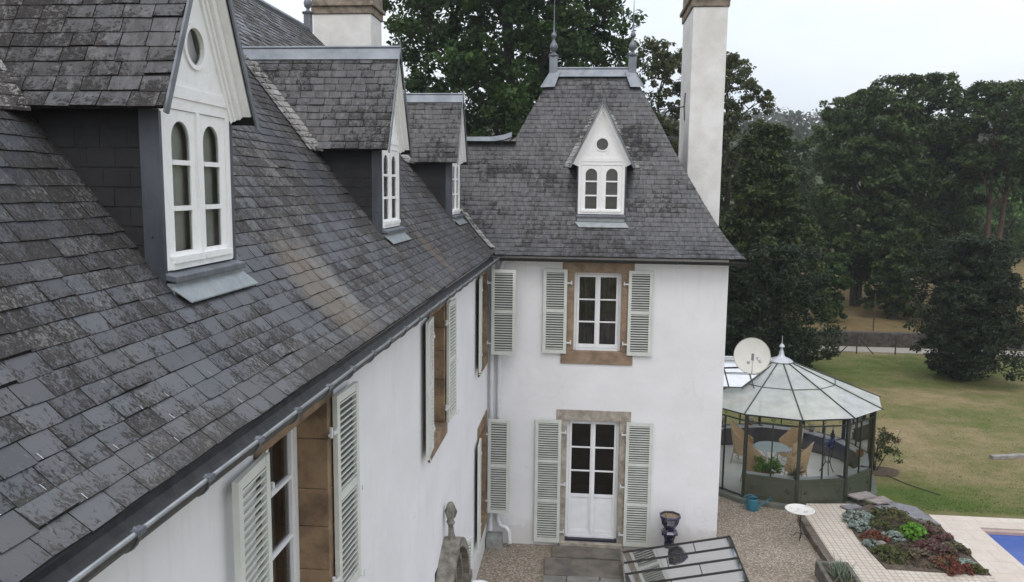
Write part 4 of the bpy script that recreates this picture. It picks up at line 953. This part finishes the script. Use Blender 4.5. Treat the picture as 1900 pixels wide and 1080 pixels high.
for k in range(12):
    a,b=V(k,2.32,0),V(k+1,2.32,0); U=(b-a).normalized(); Ln=(b-a).length; Nn=Vector((U.y,-U.x,0)); 
    def fr(): return MB().fr(tuple(a),tuple(U),tuple(Nn))
    if k not in (10,11):
        m=fr(); m.box(.03,Ln-.03,-.012,.018,.112,.66); m.box(.03,Ln-.03,-.02,.03,.66,.70); 
        m.box(.10,Ln-.10,.018,.026,.20,.225); m.box(.10,Ln-.10,.018,.026,.56,.585); m.box(.10,.125,.018,.026,.225,.56); m.box(Ln-.125,Ln-.10,.018,.026,.225,.56)
        o=part('base_panel',m,OLIVE,cons)
        if k in (0,1,2,3):
            for s,cx in ((1,.2),(-1,Ln-.2)):
                m=fr(); pth=[(cx+s*(.045-.0035*i)*math.cos(i*.55),.032,.39+(.075-.005*i)*math.sin(i*.55)) for i in range(13)]; m.tube(pth,.006,4); part('scroll',m,OLIVE_D,o)
        m=fr(); m.box(.0,Ln,-.05,-.016,.125,.655); part('inner_board',m,GREYW,cons)
        m=fr(); m.hexa([(-.02,-.24,.655),(Ln+.02,-.24,.655),(Ln-.0,-.021,.655),(0,-.021,.655),(-.02,-.24,.69),(Ln+.02,-.24,.69),(Ln,-.021,.69),(0,-.021,.69)]) ; part('coping',m,COPW,cons)
    m=fr(); m.box(.0,Ln,-.014,.014,1.97,2.0); m.box(0,Ln,-.02,.02,2.12,2.16); z0=.70 if k not in (10,11) else .12
    o=part('rail',m,OLIVE_D,cons)
    for s in (0,1):
        for j in (0,1):
            m=fr(); cx=Ln*(.17+.33*j) if s==0 else Ln*(.50+.33*j); pth=[(cx+(.052-.0045*i)*math.cos(i*.6)*(1 if s else -1),0,2.06+(.052-.0045*i)*math.sin(i*.6)) for i in range(11)]; m.tube(pth,.005,4); part('scroll',m,OLIVE_D,o)
    m=fr(); m.box(Ln/2-.016,Ln/2+.016,-.016,.016,z0,1.97); part('mullion',m,OLIVE_D,cons)
    for s0,s1 in ((.037,Ln/2-.018),(Ln/2+.018,Ln-.037)):
        m=fr(); m.poly([(s0,0,z0),(s1,0,z0),(s1,0,1.968),(s0,0,1.968)]); part('wall_pane',m,CGLASS,cons)
ZA,ZE,RE,RC=3.06,2.20,2.47,.17
def rp_(k,f,dz=0): 
    r=RC+(RE-RC)*f; z=ZA+(ZE-ZA)*f+dz; return V(k,r,z)
for k in range(12):
    m=MB(); e=.003
    m.poly([rp_(k,0),rp_(k,1),rp_(k+1,1),rp_(k+1,0)]); part('roof_pane',m,ROOFGL,cons)
    m=MB(); m.tube([rp_(k,-.02,.012),rp_(k,1.02,.012)],.017,6); part('rib',m,OLIVE_D,cons)
    m=MB(); m.tube([rp_(k,.52,.008),rp_(k+1,.52,.008)],.011,5); part('purlin',m,OLIVE_D,cons)
    m=MB(); m.tube([rp_(k,.985,-.02),rp_(k+1,.985,-.02)],.012,5); part('eave_bar',m,ROOFGL if 0 else COPW,cons)
m=MB(); m.lathe([(.30,3.03),(.30,3.05),(.22,3.11),(.10,3.16),(.075,3.2),(.045,3.32),(.03,3.36),(.035,3.38),(.075,3.42),(.05,3.47),(.014,3.5),(.009,3.55),(.005,3.70),(0,3.71)],(0,0,0),14); part('cap',m,simple('light_zinc',(.40,.42,.45),(.5,.51,.53),5,.4,.5),cons,smooth=True)
m=MB()
for s in (-1,1): m.poly([(-2.15,0,3.04),(-.1,0,3.04),(-1.15,s*1.2,2.58),(-2.15,s*1.2,2.58)])
part('link_pane',m,glass('link_glass',(.8,.85,.85),1.5,.9,((.22,.25,.26),.35),.25),cons)
m=MB(); m.box(-2.2,-.25,-.05,.05,3.03,3.12); part('link_ridge',m,COPW,cons)
for x in (-2.1,-1.5,-.9):
    m=MB(); m.tube([(x,0,3.05),(x,-1.2,2.6)],.014,5); part('link_bar',m,OLIVE_D,cons)
m=MB(); m.tube([(-.15,-.08,3.02),(-1.2,-1.22,2.60)],.02,6); part('link_bar',m,OLIVE_D,cons); m=MB(); m.tube([(-2.2,-1.2,2.6),(-1.15,-1.2,2.6)],.016,6); part('link_bar',m,OLIVE_D,cons)
m=MB(); m.tube([(-2.2,-.6,2.83),(-.62,-.6,2.83)],.011,6); part('link_bar',m,OLIVE_D,cons)

# furniture inside
WICK=simple('wicker',(.60,.42,.25),(.45,.30,.17),26,.7,bmp=.7,bscale=90); CANE=simple('cane_frame',(.52,.38,.23),(.4,.28,.16),8,.55)
def wicker_chair(loc,rz,label):
    t=thing('wicker_chair',label,'chair',loc,rz,'wicker armchairs around the round table')
    # opens toward +x ; back at -x
    m=MB(); NS=22; NR=8; o_=[]
    def pt(u,v,off=0):   # u -1..1 around, v 0..1 up
        a=PI+u*R(125); hgt=.34+.36*max(0,math.cos(u*PI*.62))**1.3 if abs(u)<.80 else .34-.16*(abs(u)-.8)/.2
        hgt=.24+.46*math.exp(-(u*1.75)**2); lean=.10*v*math.exp(-(u*1.4)**2)
        r=.26+.04*v+off; return (r*math.cos(a)-lean,r*1.02*math.sin(a)*(1-.25*v*math.exp(-(u*1.2)**2)*v),.40+hgt*v)
    for i in range(NS):
        for j in range(NR):
            u0,u1=-1+2*i/NS,-1+2*(i+1)/NS; v0,v1=j/NR,(j+1)/NR
            m.poly([pt(u0,v0),pt(u1,v0),pt(u1,v1),pt(u0,v1)]); m.poly([pt(u0,v0,-.018),pt(u0,v1,-.018),pt(u1,v1,-.018),pt(u1,v0,-.018)])
    part('backrest',m,WICK,t,smooth=True)
    m=MB(); m.tube([pt(-1+2*i/28,1.0,-.009) for i in range(29)],.016,6); m.tube([pt(-1,v/4,-.009) for v in range(5)],.015,6); m.tube([pt(1,v/4,-.009) for v in range(5)],.015,6); part('rim',m,CANE,t,smooth=True)
    m=MB(); m.lathe([(0,.41),(.25,.41),(.27,.39),(.265,.30),(.24,.28)],(0,0,0),20); part('seat',m,WICK,t,smooth=True)
    for sx,sy in ((1,1),(1,-1),(-1,1),(-1,-1)):
        m=MB(); m.tube([(sx*.19,sy*.19,.38),(sx*.24,sy*.23,0)],.015,6); part('leg',m,CANE,t)
    m=MB(); m.tube([(.2*math.cos(a),.2*math.sin(a),.16) for a in np.linspace(0,2*PI,17)],.010,5); part('stretcher',m,CANE,t)
    return t
zf=.125
wicker_chair((6.25,5.35,zf),R(-35),'wicker armchair at the back left of the glass table, nearest the coping')
wicker_chair((7.45,5.35,zf),R(-145),'wicker armchair at the back right of the glass table')
wicker_chair((6.25,3.95,zf),R(50),'wicker armchair with its back to us, left of the table')
c4=wicker_chair((7.30,4.1,zf),R(150),'wicker armchair at the front right of the table, side on')
m=MB(); m.lathe([(0,.445),(.19,.45),(.215,.43),(.2,.41)],(0,0,0),16); o=m.build('cushion',simple('patterned_cushion',(.75,.75,.76),(.22,.24,.28),30,.8,lo=.45,hi=.52),smooth=True,loc=(7.42,5.30,zf)); tag(o,'grey and white patterned seat cushion on the back right wicker chair','cushion')
t=thing('round_table','round glass-topped white garden table inside the conservatory','table',(6.80,4.62,zf))
m=MB(); m.lathe([(0,.715),(.42,.715),(.43,.725),(.42,.735),(0,.735)],(0,0,0),32); part('tabletop',m,simple('frosted_glass_top',(.45,.50,.51),(.40,.45,.46),3,.15),t)
for k in range(4):
    a=k*PI/2+.5; m=MB(); m.tube([(.30*math.cos(a),.30*math.sin(a),.71),(.10*math.cos(a),.10*math.sin(a),.4),(.26*math.cos(a),.26*math.sin(a),.0)],.014,6); part('leg',m,PAINT,t)
TERRA=simple('terracotta',(.36,.15,.09),(.28,.12,.075),7,.8); CACT=simple('pale_cactus',(.42,.40,.34),(.3,.29,.24),20,.8,bmp=.5)
for (x,y,lb) in ((5.92,7.0,'ball shaped pot ornament on the white coping, leftmost'),(6.75,7.02,'ball shaped pot ornament on the coping behind the left chair'),(8.32,6.55,'ball shaped pot ornament on the coping right of the back chair')):
    t=thing('cactus_pot',lb,'potted plant',(x,y,.69),group='round pots on the conservatory coping')
    m=MB(); m.lathe([(0,0),(.13,.0),(.15,.015),(.13,.02),(0,.02)],(0,0,0),16); part('saucer',m,COPW,t)
    m=MB(); m.lathe([(.05,.02),(.075,.09),(.08,.10),(.065,.10)],(0,0,0),14); part('pot',m,TERRA,t)
    m=MB(); m.lathe([(.0,.08),(.07,.09),(.095,.14),(.08,.20),(.04,.23),(0,.235)],(0,0,0),14); part('cactus',m,CACT,t,smooth=True)
m=MB(); m.lathe([(0,0),(.06,0),(.10,.07),(.09,.13),(.105,.15),(.09,.15)],(0,0,0),16); o=m.build('terracotta_pot',TERRA,smooth=True,loc=(9.0,4.6,.69)); tag(o,'small terracotta pot on the coping at the right corner window','pot')
m=MB(); m.lathe([(0,0),(.07,0),(.05,.03),(.06,.08),(.055,.16),(.03,.2),(.03,.25),(.012,.28),(.01,.42),(0,.43)],(0,0,0),12); o=m.build('lantern',IRON,smooth=True,loc=(8.72,5.95,.69)); tag(o,'dark slender bottle-shaped lantern on the coping behind the plant stand','lantern')
# iron plant stand with blue bowl
t=thing('plant_stand','scrolled black iron stand holding a dark blue bowl inside the glass','plant stand',(8.30,4.85,zf))
for k in range(3):
    a=k*2*PI/3+.4; m=MB(); m.tube([(.16*math.cos(a),.16*math.sin(a),.78),(.12*math.cos(a),.12*math.sin(a),.55),(.06*math.cos(a),.06*math.sin(a),.3),(.13*math.cos(a),.13*math.sin(a),.12),(.20*math.cos(a),.20*math.sin(a),.0)],.012,6); 
    m.tube([(.11*math.cos(a)+.05*math.cos(q),.11*math.sin(a)+.02*math.sin(q),.66+.05*math.sin(q)) for q in np.linspace(0,6,12)],.006,4); part('leg',m,IRON,t)
for z,r in ((.78,.165),(.30,.07)):
    m=MB(); m.tube([(r*math.cos(q),r*math.sin(q),z) for q in np.linspace(0,2*PI,20)],.008,5); part('ring',m,IRON,t)
BLUEG=simple('blue_glaze',(.018,.022,.10),(.03,.03,.06),16,.12,spec=.8)
m=MB(); m.lathe([(0,.70),(.07,.70),(.13,.75),(.165,.84),(.17,.87),(.15,.86),(.12,.78),(0,.76)],(0,0,0),16); o=m.build('blue_bowl',BLUEG,smooth=True,loc=(8.30,4.85,zf)); tag(o,'dark blue glazed bowl resting in the black iron stand','bowl')
m=MB(); m.prism([(0,0),(.75,.28),(.72,.40),(-.04,.12)],0,.05); o=m.build('stone_step',COPW,loc=(8.15,4.0,zf)); tag(o,'pale stone slab lying on the floor by the corner window','slab')
FERN=leafmat('fern_green',(.10,.22,.04),(.16,.30,.06))
t=thing('fern_pot','leafy green fern in a pot inside the nearest pane','potted plant',(6.45,3.35,.42)); m=MB(); m.lathe([(0,0),(.12,0),(.16,.2),(.14,.2)],(0,0,0),14); part('pot',m,TERRA,t)
leaves('foliage',FERN,t,[(.22*math.cos(a),.22*math.sin(a)*.7,.36+.1*math.sin(a*3),.16,60) for a in np.linspace(0,6,8)],.09,3,upbias=1.2)
m=MB(); m.box(6.2,7.2,2.95,3.5,.36,.41); m.box(6.24,6.28,2.99,3.03,.125,.36); m.box(7.12,7.16,2.99,3.03,.125,.36); m.box(6.24,6.28,3.42,3.46,.125,.36); m.box(7.12,7.16,3.42,3.46,.125,.36); tag(m.build('plant_bench',COPW),'low white bench under the fern and the spiky pot inside the glass','bench')
t=thing('aloe_pot','spiky brownish plant in a pale turquoise pot beside the fern','potted plant',(6.98,3.02,.42)); m=MB(); m.lathe([(0,0),(.09,0),(.12,.24),(.13,.26),(.11,.26)],(0,0,0),16); part('pot',m,simple('turquoise_pot',(.25,.50,.42),(.2,.42,.36),4,.4),t,smooth=True)
m=MB()
for k in range(26):
    a=rng.random()*6.28; e=rng.uniform(.3,1.2); l=rng.uniform(.25,.5); d=Vector((math.cos(a)*math.cos(e),math.sin(a)*math.cos(e),math.sin(e))); m.tube([(0,0,.25),d*l*.5+Vector((0,0,.25)),d*l+Vector((0,0,.22))],[.014,.010,.002],4)
part('spikes',m,simple('aloe',(.17,.12,.07),(.12,.14,.06),9,.6),t)

# satellite dish on the pavilion side wall
t=thing('satellite_dish','round cream satellite dish on a bracket beside the pavilion wall','satellite dish',(5.66,2.0,3.75))
ax=Vector((-.16,-1,.28)).normalized(); Ux=Vector((0,0,1)).cross(ax).normalized(); Uz=ax.cross(Ux)
m=MB(); seg=40; rings=7; rd=.40
def dp(i,k,off=0): 
    r=rd*i/rings; a=2*PI*k/seg; dep=-.09*(1-(i/rings)**2); return Ux*(r*math.cos(a)*.98)+Uz*(r*math.sin(a)*1.0)+ax*(dep+off)
for i in range(rings):
    for k in range(seg):
        m.poly([dp(i,k),dp(i+1,k),dp(i+1,k+1),dp(i,k+1)]); m.poly([dp(i,k,-.012),dp(i,k+1,-.012),dp(i+1,k+1,-.012),dp(i+1,k,-.012)])
part('reflector',m,simple('cream_dish',(.72,.70,.64),(.66,.64,.58),3,.5),t,smooth=True)
m=MB(); m.tube([dp(rings,k,-.004) for k in range(seg+1)],.008,5); part('rim',m,simple('dish_rim',(.40,.37,.33),rough=.6),t)
m=MB(); m.tube([Uz*-.42+ax*-.02,Uz*-.36+ax*.26,Uz*-.12+ax*.36],.014,6); part('feed_arm',m,PIPE,t)
m=MB(); 
c=Uz*-.08+ax*.36
m.tube([c-Uz*.05,c+Uz*.10],.03,10); part('receiver',m,simple('lnb_grey',(.2,.2,.2),rough=.5),t)
for dx_,dz_ in ((-.07,-.05),(.09,.05),(.13,-.01)): m=MB(); m.tube([c+Ux*dx_+Uz*dz_,c+Ux*dx_*1.3+Uz*(dz_-.06)-ax*.08],.032,8); part('receiver_bracket',m,PIPE,t)
m=MB(); m.tube([ax*-.10,ax*-.22,ax*-.22-Vector((0,0,.25)),Vector((-.94,.15,-.35))],.02,8); m.box(-.95,-.93,.05,.25,-.5,-.2); part('wall_bracket',m,IRON,t)

# garden things
t=thing('watering_can','blue plastic watering can standing on the gravel by the glass pavilion','watering can',(5.93,2.45,.01)); BLUE=simple('blue_plastic',(.035,.16,.22),(.025,.12,.17),4,.4)
m=MB(); m.lathe([(0,0),(.135,0),(.14,.02),(.125,.26),(.11,.27),(.10,.26),(.115,.05),(0,.04)],(0,0,0),20); part('body',m,BLUE,t,smooth=True)
m=MB(); m.tube([(.12,0,.08),(.24,-.02,.16),(.36,-.03,.27)],[.03,.02,.016],8); m.tube([(.36,-.03,.27),(.40,-.035,.30)],[.018,.045],10); part('spout',m,BLUE,t,smooth=True)
m=MB(); m.tube([(-.11,0,.05),(-.22,0,.16),(-.20,0,.30),(-.06,0,.36),(.09,0,.30)],.013,7); part('handle',m,BLUE,t,smooth=True)
t=thing('bird_bath','shallow white oval dish on a thin iron stand beside the kerb','bird bath',(6.60,.95,0))
m=MB(); m.lathe([(0,.60),(.18,.61),(.29,.655),(.305,.665),(.29,.672),(.17,.635),(0,.628)],(0,0,0),32); part('bowl',m,simple('white_dish',(.66,.65,.61),(.30,.30,.27),9,.5,lo=.55,hi=.7),t,smooth=True)
m=MB(); m.tube([(.0,0,.62),(.03,0,.5),(.02,.0,.3),(.06,0,.12),(.04,0,0)],.011,6); part('stem',m,IRON,t)
for k in range(3):
    a=k*2*PI/3+.2; m=MB(); m.tube([(.04+.0*math.cos(a),0,.14),(.04+.12*math.cos(a),.12*math.sin(a),.09),(.04+.17*math.cos(a),.17*math.sin(a),0)],.008,5); part('leg',m,IRON,t)
t=thing('jardiniere','tall dark blue octagonal ceramic planter on its pedestal against the white facade','planter',(3.73,-.36,.01))
CER=simple('blue_cream_ceramic',(.014,.015,.045),(.13,.11,.085),15,.15,lo=.58,hi=.64,detail=2,spec=.8); CERB=simple('dark_blue_ceramic',(.015,.018,.075),(.03,.03,.07),8,.10,spec=.8)
m=MB(); m.lathe([(.16,0),(.17,.05),(.135,.09),(.145,.13),(.11,.19),(.10,.42),(.125,.50),(.17,.53),(.175,.58),(.14,.62),(.09,.645)],(0,0,0),8,oct_=PI/8); part('pedestal',m,CER,t)
m=MB(); m.lathe([(.08,.645),(.12,.68),(.17,.76),(.20,.88),(.215,.90),(.215,.93),(.19,.93),(.185,.89)],(0,0,0),8,oct_=PI/8); b_o=part('bowl',m,CER,t)
m=MB(); m.lathe([(.218,.895),(.222,.93),(.19,.935)],(0,0,0),8,oct_=PI/8); part('rim',m,CERB,b_o)
m=MB(); m.lathe([(0,.905),(.19,.895)],(0,0,0),8,oct_=PI/8); part('soil',m,simple('dry_soil',(.30,.23,.15),(.16,.12,.08),20,.95,bmp=.6),t)
m=MB()
for k in range(9):
    a=rng.random()*6.28; m.tube([(.08*math.cos(a),.08*math.sin(a),.9),(.12*math.cos(a+.4),.12*math.sin(a+.4),.97)],.004,4)
part('dead_stems',m,simple('dead_stem',(.25,.12,.07),rough=.9),t)
# glazed cold frame
t=thing('cold_frame','low sloping glass lean-to frame with dark bars at the foot of the facade','cold frame',(0,0,0))
FX0,FX1,FZ0,FZ1,FY0,FY1=2.80,4.86,.26,.70,-.70,-3.9
fz=lambda x: FZ0+(FZ1-FZ0)*(x-FX0)/(FX1-FX0)
nb=8; 
for i in range(nb):
    y=FY0+(FY1-FY0)*i/(nb-1); m=MB(); m.hexa([(FX0,y-.014,fz(FX0)-.02),(FX1,y-.014,fz(FX1)-.02),(FX1,y+.014,fz(FX1)-.02),(FX0,y+.014,fz(FX0)-.02),(FX0,y-.014,fz(FX0)+.018),(FX1,y-.014,fz(FX1)+.018),(FX1,y+.014,fz(FX1)+.018),(FX0,y+.014,fz(FX0)+.018)]); part('glazing_bar',m,IRON,t)
    if i<nb-1:
        y2=FY0+(FY1-FY0)*(i+1)/(nb-1)
        m=MB(); m.poly([(FX0,y-.014,fz(FX0)),(FX1,y-.014,fz(FX1)),(FX1,y2+.014,fz(FX1)),(FX0,y2+.014,fz(FX0))]); part('glass_pane',m,FRAMEGL,t)
        xx=FX0+(1.35 if i%2==0 else .8)*1; 
        m=MB(); m.box(xx-.008,xx+.008,y2+.015,y-.015,fz(xx)-.012,fz(xx)+.008); part('cross_bar',m,IRON,t)
BRK=simple('whitewashed_brick',(.33,.30,.26),(.20,.17,.145),9,.9,bmp=.5)
m=MB(); m.box(FX1-.10,FX1+.02,FY1,FY0+.01,0,FZ1-.03); part('side_wall',m,BRK,t); m=MB(); m.box(FX0-.02,FX0+.08,FY1,FY0+.01,0,FZ0-.03); part('side_wall',m,BRK,t)
m=MB(); m.prism_n([(FX0+.09,0),(FX1-.11,0),(FX1-.11,fz(FX1-.11)-.04),(FX0+.09,fz(FX0+.09)-.04)],FY0-.06,FY0-.0); part('end_wall',m,BRK,t)
m=MB(); m.tube([(FX1,FY1,FZ1),(FX1,FY0,FZ1)],.018,6); part('top_rail',m,IRON,t)
m=MB(); m.box(FX0+.1,FX1-.12,FY1,FY0-.07,.012,.03); part('bed_soil',m,simple('frame_soil',(.16,.13,.09),(.07,.06,.05),4,.95,bmp=.5),t)
for i in range(7):
    x=3.3+.19*i; m=MB(); m.box(x,x+.05,-3.0,-1.4,.035,.13); tag(m.build('wooden_lath',simple('lath_%d'%i,(.36,.34,.31),(.25,.23,.2),8,.8)),'grey wooden lath laid side by side under the cold frame glass','lath','laths under the cold frame')
for i,(x,y,s) in enumerate(((3.2,-1.1,.14),(4.3,-1.0,.10),(4.45,-1.9,.12))):
    m=MB(); m.lathe([(0,.03),(s*.7,.03),(s,.03+s*1.4),(s*.9,.03+s*1.4),(s*.6,.08),(0,.08)],(0,0,0),14); tag(m.build('flower_pot',TERRA,smooth=True,loc=(x,y,0)),['largest terracotta pot under the cold frame, left end','smallest terracotta pot under the cold frame glass','terracotta pot by the right wall of the cold frame'][i],'pot')
# stone trough
t=thing('stone_trough','rough grey stone trough with a grassy plant beside the path kerb','trough',(6.80,-1.12,-.12)); m=MB()
OLDG=simple('lichened_stone',(.17,.16,.14),(.08,.075,.065),7,.95,bmp=.8,bscale=20)
m.box(-.30,.32,-.62,-.54,0,.42); m.box(-.30,.32,.36,.44,0,.42); m.box(-.30,-.21,-.54,.36,0,.42); m.box(.23,.32,-.54,.36,0,.42); part('trough',m,OLDG,t,bevel=.02)
m=MB(); m.box(-.21,.23,-.54,.36,.2,.36); part('soil',m,simple('soil',(.07,.05,.035),(.04,.03,.02),20,.95,bmp=.8),t)
m=MB()
for k in range(150):
    a=rng.random()*6.28; e=rng.uniform(.5,1.4); l=rng.uniform(.18,.38); b0=Vector((rng.gauss(.02,.08),rng.gauss(-.05,.16),.36)); d=Vector((math.cos(a)*math.cos(e),math.sin(a)*math.cos(e),math.sin(e)))
    sd_=d.cross(Vector((0,0,1))).normalized()*.008; mid=b0+d*l*.6; tip=b0+d*l+Vector((0,0,-.05*l)); m.poly([b0-sd_,b0+sd_,mid+sd_*.8,mid-sd_*.8]); m.poly([mid-sd_*.8,mid+sd_*.8,tip])
part('grass_blades',m,simple('grey_green_blades',(.10,.14,.08),(.18,.22,.15),12,.6),t)['kind']='stuff'
# small round table at the very bottom of the view
t=thing('garden_table','white enamel round table top just showing at the foot of the wing wall','table',(.27,-3.27,-.03)); m=MB(); m.lathe([(0,.74),(.22,.74),(.23,.75),(.22,.76),(0,.76)],(0,0,0),28); part('tabletop',m,PAINT,t); m=MB(); m.tube([(.235*math.cos(a),.235*math.sin(a),.745) for a in np.linspace(0,2*PI,29)],.01,5); part('rim',m,IRON,t); m=MB(); m.tube([(0,0,0),(0,0,.74)],.02,8); m.lathe([(.16,0),(.15,.02),(.02,.03)],(0,0,0),16); part('pedestal',m,IRON,t)
# rockery bed
m=MB(); m.prism([(7.87,-.6),(9.72,-.63),(9.78,1.66),(9.05,2.95),(8.62,2.7),(7.83,2.04),(7.77,.75)],.0,.165); o=m.build('flower_bed',simple('bed_soil',(.115,.085,.06),(.055,.042,.032),7,.95,bmp=.9,bscale=30)); struct(o)
SLT=simple('slate_flag',(.22,.22,.235),(.15,.15,.16),5,.7,bmp=.4)
for i,(pts,z,lb) in enumerate((([(9.0,2.9),(9.62,2.55),(9.80,1.62),(9.42,1.75),(9.2,2.2)],.17,'long grey slate flag edging the top of the rockery'),([(8.55,2.9),(9.1,3.1),(9.2,2.75),(8.8,2.6)],.20,'pinkish grey flagstone on the loose pile by the pavilion'),([(8.2,3.0),(8.75,3.25),(8.9,2.95),(8.4,2.75)],.24,'broken flagstone leaning on top of the loose pile'),([(8.7,2.55),(9.2,2.6),(9.15,2.3),(8.8,2.3)],.175,'small flagstone between the pile and the rockery'),([(7.9,2.45),(8.3,2.6),(8.4,2.4),(8.05,2.25)],.17,'thin broken slab at the head of the cream path'))):
    m=MB(); cx=sum(p[0] for p in pts)/len(pts); cy=sum(p[1] for p in pts)/len(pts); m.prism([(x-cx,y-cy) for x,y in pts],0,.035); o=m.build('flagstone',SLT if i not in (1,2) else simple('pink_flag%d'%i,(.32,.28,.26),(.22,.19,.18),6,.8,bmp=.4),bevel=.006,loc=(cx,cy,z)); o.rotation_euler=(rng.uniform(-.04,.04),rng.uniform(-.05,.05),0); tag(o,lb,'flagstone','loose flagstones around the rockery')
for i in range(14):
    x=7.35+.13*i+rng.uniform(-.03,.03); y=2.72+.02*i+rng.uniform(-.06,.05); m=MB(); m.box(-.06,.06,-.035,.035,0,.05); o=m.build('loose_brick',OLDST if i%2 else BRK,bevel=.008,loc=(x,y,.155 if x<8.3 and y<2.7 else .03)); o.rotation_euler=(0,0,rng.uniform(-.6,.6)); tag(o,'small weathered brick in the row along the plinth','brick','loose bricks along the conservatory plinth')
PL=dict(sil=leafmat('silver_leaves',(.20,.25,.22),(.32,.37,.33),transl=.1),moss=leafmat('moss_green',(.07,.085,.03),(.12,.13,.045),(.16,.13,.05)),red=leafmat('red_leaves',(.13,.045,.035),(.24,.08,.05),(.16,.12,.05)),grn=leafmat('lime_leaves',(.11,.27,.03),(.17,.36,.05)),pur=leafmat('plum_leaves',(.10,.04,.045),(.18,.09,.08),(.20,.17,.14)),mix=leafmat('mixed_leaves',(.10,.12,.06),(.20,.13,.09),(.25,.20,.15)))
plants=[('sedum_plant','pale silvery sedum cushion at the head of the rockery','sil',8.12,1.75,.30,.14),('sedum_plant','silvery sedum spilling over the left bed edge','sil',7.98,1.25,.22,.12),('sedum_plant','small silver rosette low on the left edge','sil',7.95,.45,.14,.08),('sedum_plant','grey green sedum between moss mound and lime bush','sil',8.52,.85,.18,.10),('moss_mound','large olive moss mound in the upper rockery','moss',8.78,1.75,.42,.26),('moss_mound','rust tinged moss cushion left of the large mound','moss',8.42,1.25,.25,.16),('moss_mound','olive creeping mat at the lower left of the bed','moss',8.12,-.02,.30,.12),('red_plant','red leaved creeper at the left edge of the bed','red',8.12,.78,.24,.10),('lime_bush','bright lime green bushy plant in the rockery middle','grn',8.95,.92,.24,.32),('plum_plant','plum coloured leafy plant right of the lime bush','pur',9.38,.98,.30,.22),('plum_plant','dull plum foliage in the middle of the bed','pur',9.10,.30,.34,.18),('red_plant','brick red mat at the bottom right of the bed','red',9.15,-.38,.34,.10),('mixed_plant','brownish heather clump near the terrace edge','mix',9.55,.35,.22,.14),('sedum_plant','silver grey sedum near the bottom right corner','sil',9.48,-.30,.16,.09),('mixed_plant','straggling brown plant along the lower bed','mix',8.65,-.12,.30,.14),('mixed_plant','rusty plant beneath the slate flag','mix',9.45,1.42,.22,.14),('moss_mound','small green tuft in the bottom right corner','moss',9.6,-.5,.13,.10)]
for i,(nm,lb,mt,x,y,r,h) in enumerate(plants):
    g_=random.Random(100+i); cl=[]
    for k in range(26): 
        a=g_.random()*6.28; q=r*g_.random()**.5; cl.append((q*math.cos(a)*1.2,q*math.sin(a)*1.2,h*(1-(q/r)**2)*.85+.02,r*.26,48))
    o=leaves(nm,PL[mt],None,cl,.055 if mt!='grn' else .09,60+i,aspect=.7,upbias=1.0,flat=.6); o.location=(x,y,.165); tag(o,lb,'plant','plants of the rockery bed')
g=random.Random(3); cl=[(7.95+1.75*g.random(),-.52+(2.4)*g.random(),.18,.07,16) for k in range(260)]
struct(leaves('ground_cover',leafmat('cover_leaves',(.05,.06,.03),(.12,.10,.06),(.16,.15,.12)),None,cl,.04,8,aspect=.7,flat=.5),'stuff')
for i in range(9):
    x=8.05+1.6*rng.random(); y=-.4+2.2*rng.random(); r=rng.uniform(.05,.10); m=MB(); 
    m.lathe([(0,0),(r,.0),(r*1.05,r*.4),(r*.6,r*.9),(0,r)],(0,0,0),7); o=m.build('rock',simple('rock_%d'%i,(.28,.25,.22),(.16,.14,.12),6,.9,bmp=.6),loc=(x,y,.16)); o.rotation_euler=(rng.random()*.4,rng.random()*.4,rng.random()*6); tag(o,'small rounded rock half buried among the rockery plants','rock','rocks in the rockery bed')
# rose bush with bare soil
m=MB(); m.prism([(.50*math.cos(a)*(1+.15*math.sin(3*a)),.42*math.sin(a)*(1+.12*math.cos(2*a))) for a in np.linspace(0,2*PI,22)[:-1]],0,.018); o=m.build('bare_soil',simple('brown_soil',(.11,.075,.05),(.06,.045,.03),10,.95,bmp=.6),loc=(9.85,5.5,.0)); struct(o)
t=thing('rose_bush','straggly rose bush in bare soil beside the glass pavilion','bush',(9.75,5.55,0)); cl=[]
for k in range(34): a=rng.random()*6.28; q=.42*rng.random()**.5; cl.append((q*math.cos(a)+.15,q*math.sin(a),rng.uniform(.3,1.15),.13,34))
leaves('foliage',leafmat('rose_leaves',(.04,.065,.025),(.08,.10,.035),(.09,.035,.025)),t,cl,.075,77)
m=MB()
for k in range(9): a=rng.random()*6.28; m.tube([(.03*math.cos(a),.03*math.sin(a),0),(.2*math.cos(a)+.08,.2*math.sin(a),.5),(.4*math.cos(a)+.2,.35*math.sin(a),1.1)],[.014,.01,.004],5)
part('stems',m,BARK,t)
m=MB(); m.lathe([(0,0),(.03,.01),(.035,.04),(0,.06)],(.52,.1,1.05),8); part('flower',m,simple('rose_pink',(.6,.42,.4),rough=.6),t)
# hose line in the grass
m=MB(); m.tube([(9.9,5.2,.02),(10.2,4.6,.02),(10.5,4.2,.02),(10.75,3.9,.02)],.012,5); tag(m.build('garden_hose',WOOD),'thin dark hose lying in the grass below the rose bush','hose')

# ------------------------------------------------------------------ haze
hm=bpy.data.materials.new('haze'); hm.use_nodes=True; ht=hm.node_tree; ht.nodes.clear(); ho=ht.nodes.new('ShaderNodeOutputMaterial'); hv=ht.nodes.new('ShaderNodeVolumePrincipled')
hv.inputs['Color'].default_value=(.9,.93,.97,1); hv.inputs['Density'].default_value=.0007; hv.inputs['Anisotropy'].default_value=.2; ht.links.new(hv.outputs[0],ho.inputs['Volume'])
m=MB(); m.box(-610,610,-610,610,-1.2,75); hz=m.build('haze',hm); hz['kind']='stuff'
sc.cycles.volume_bounces=0
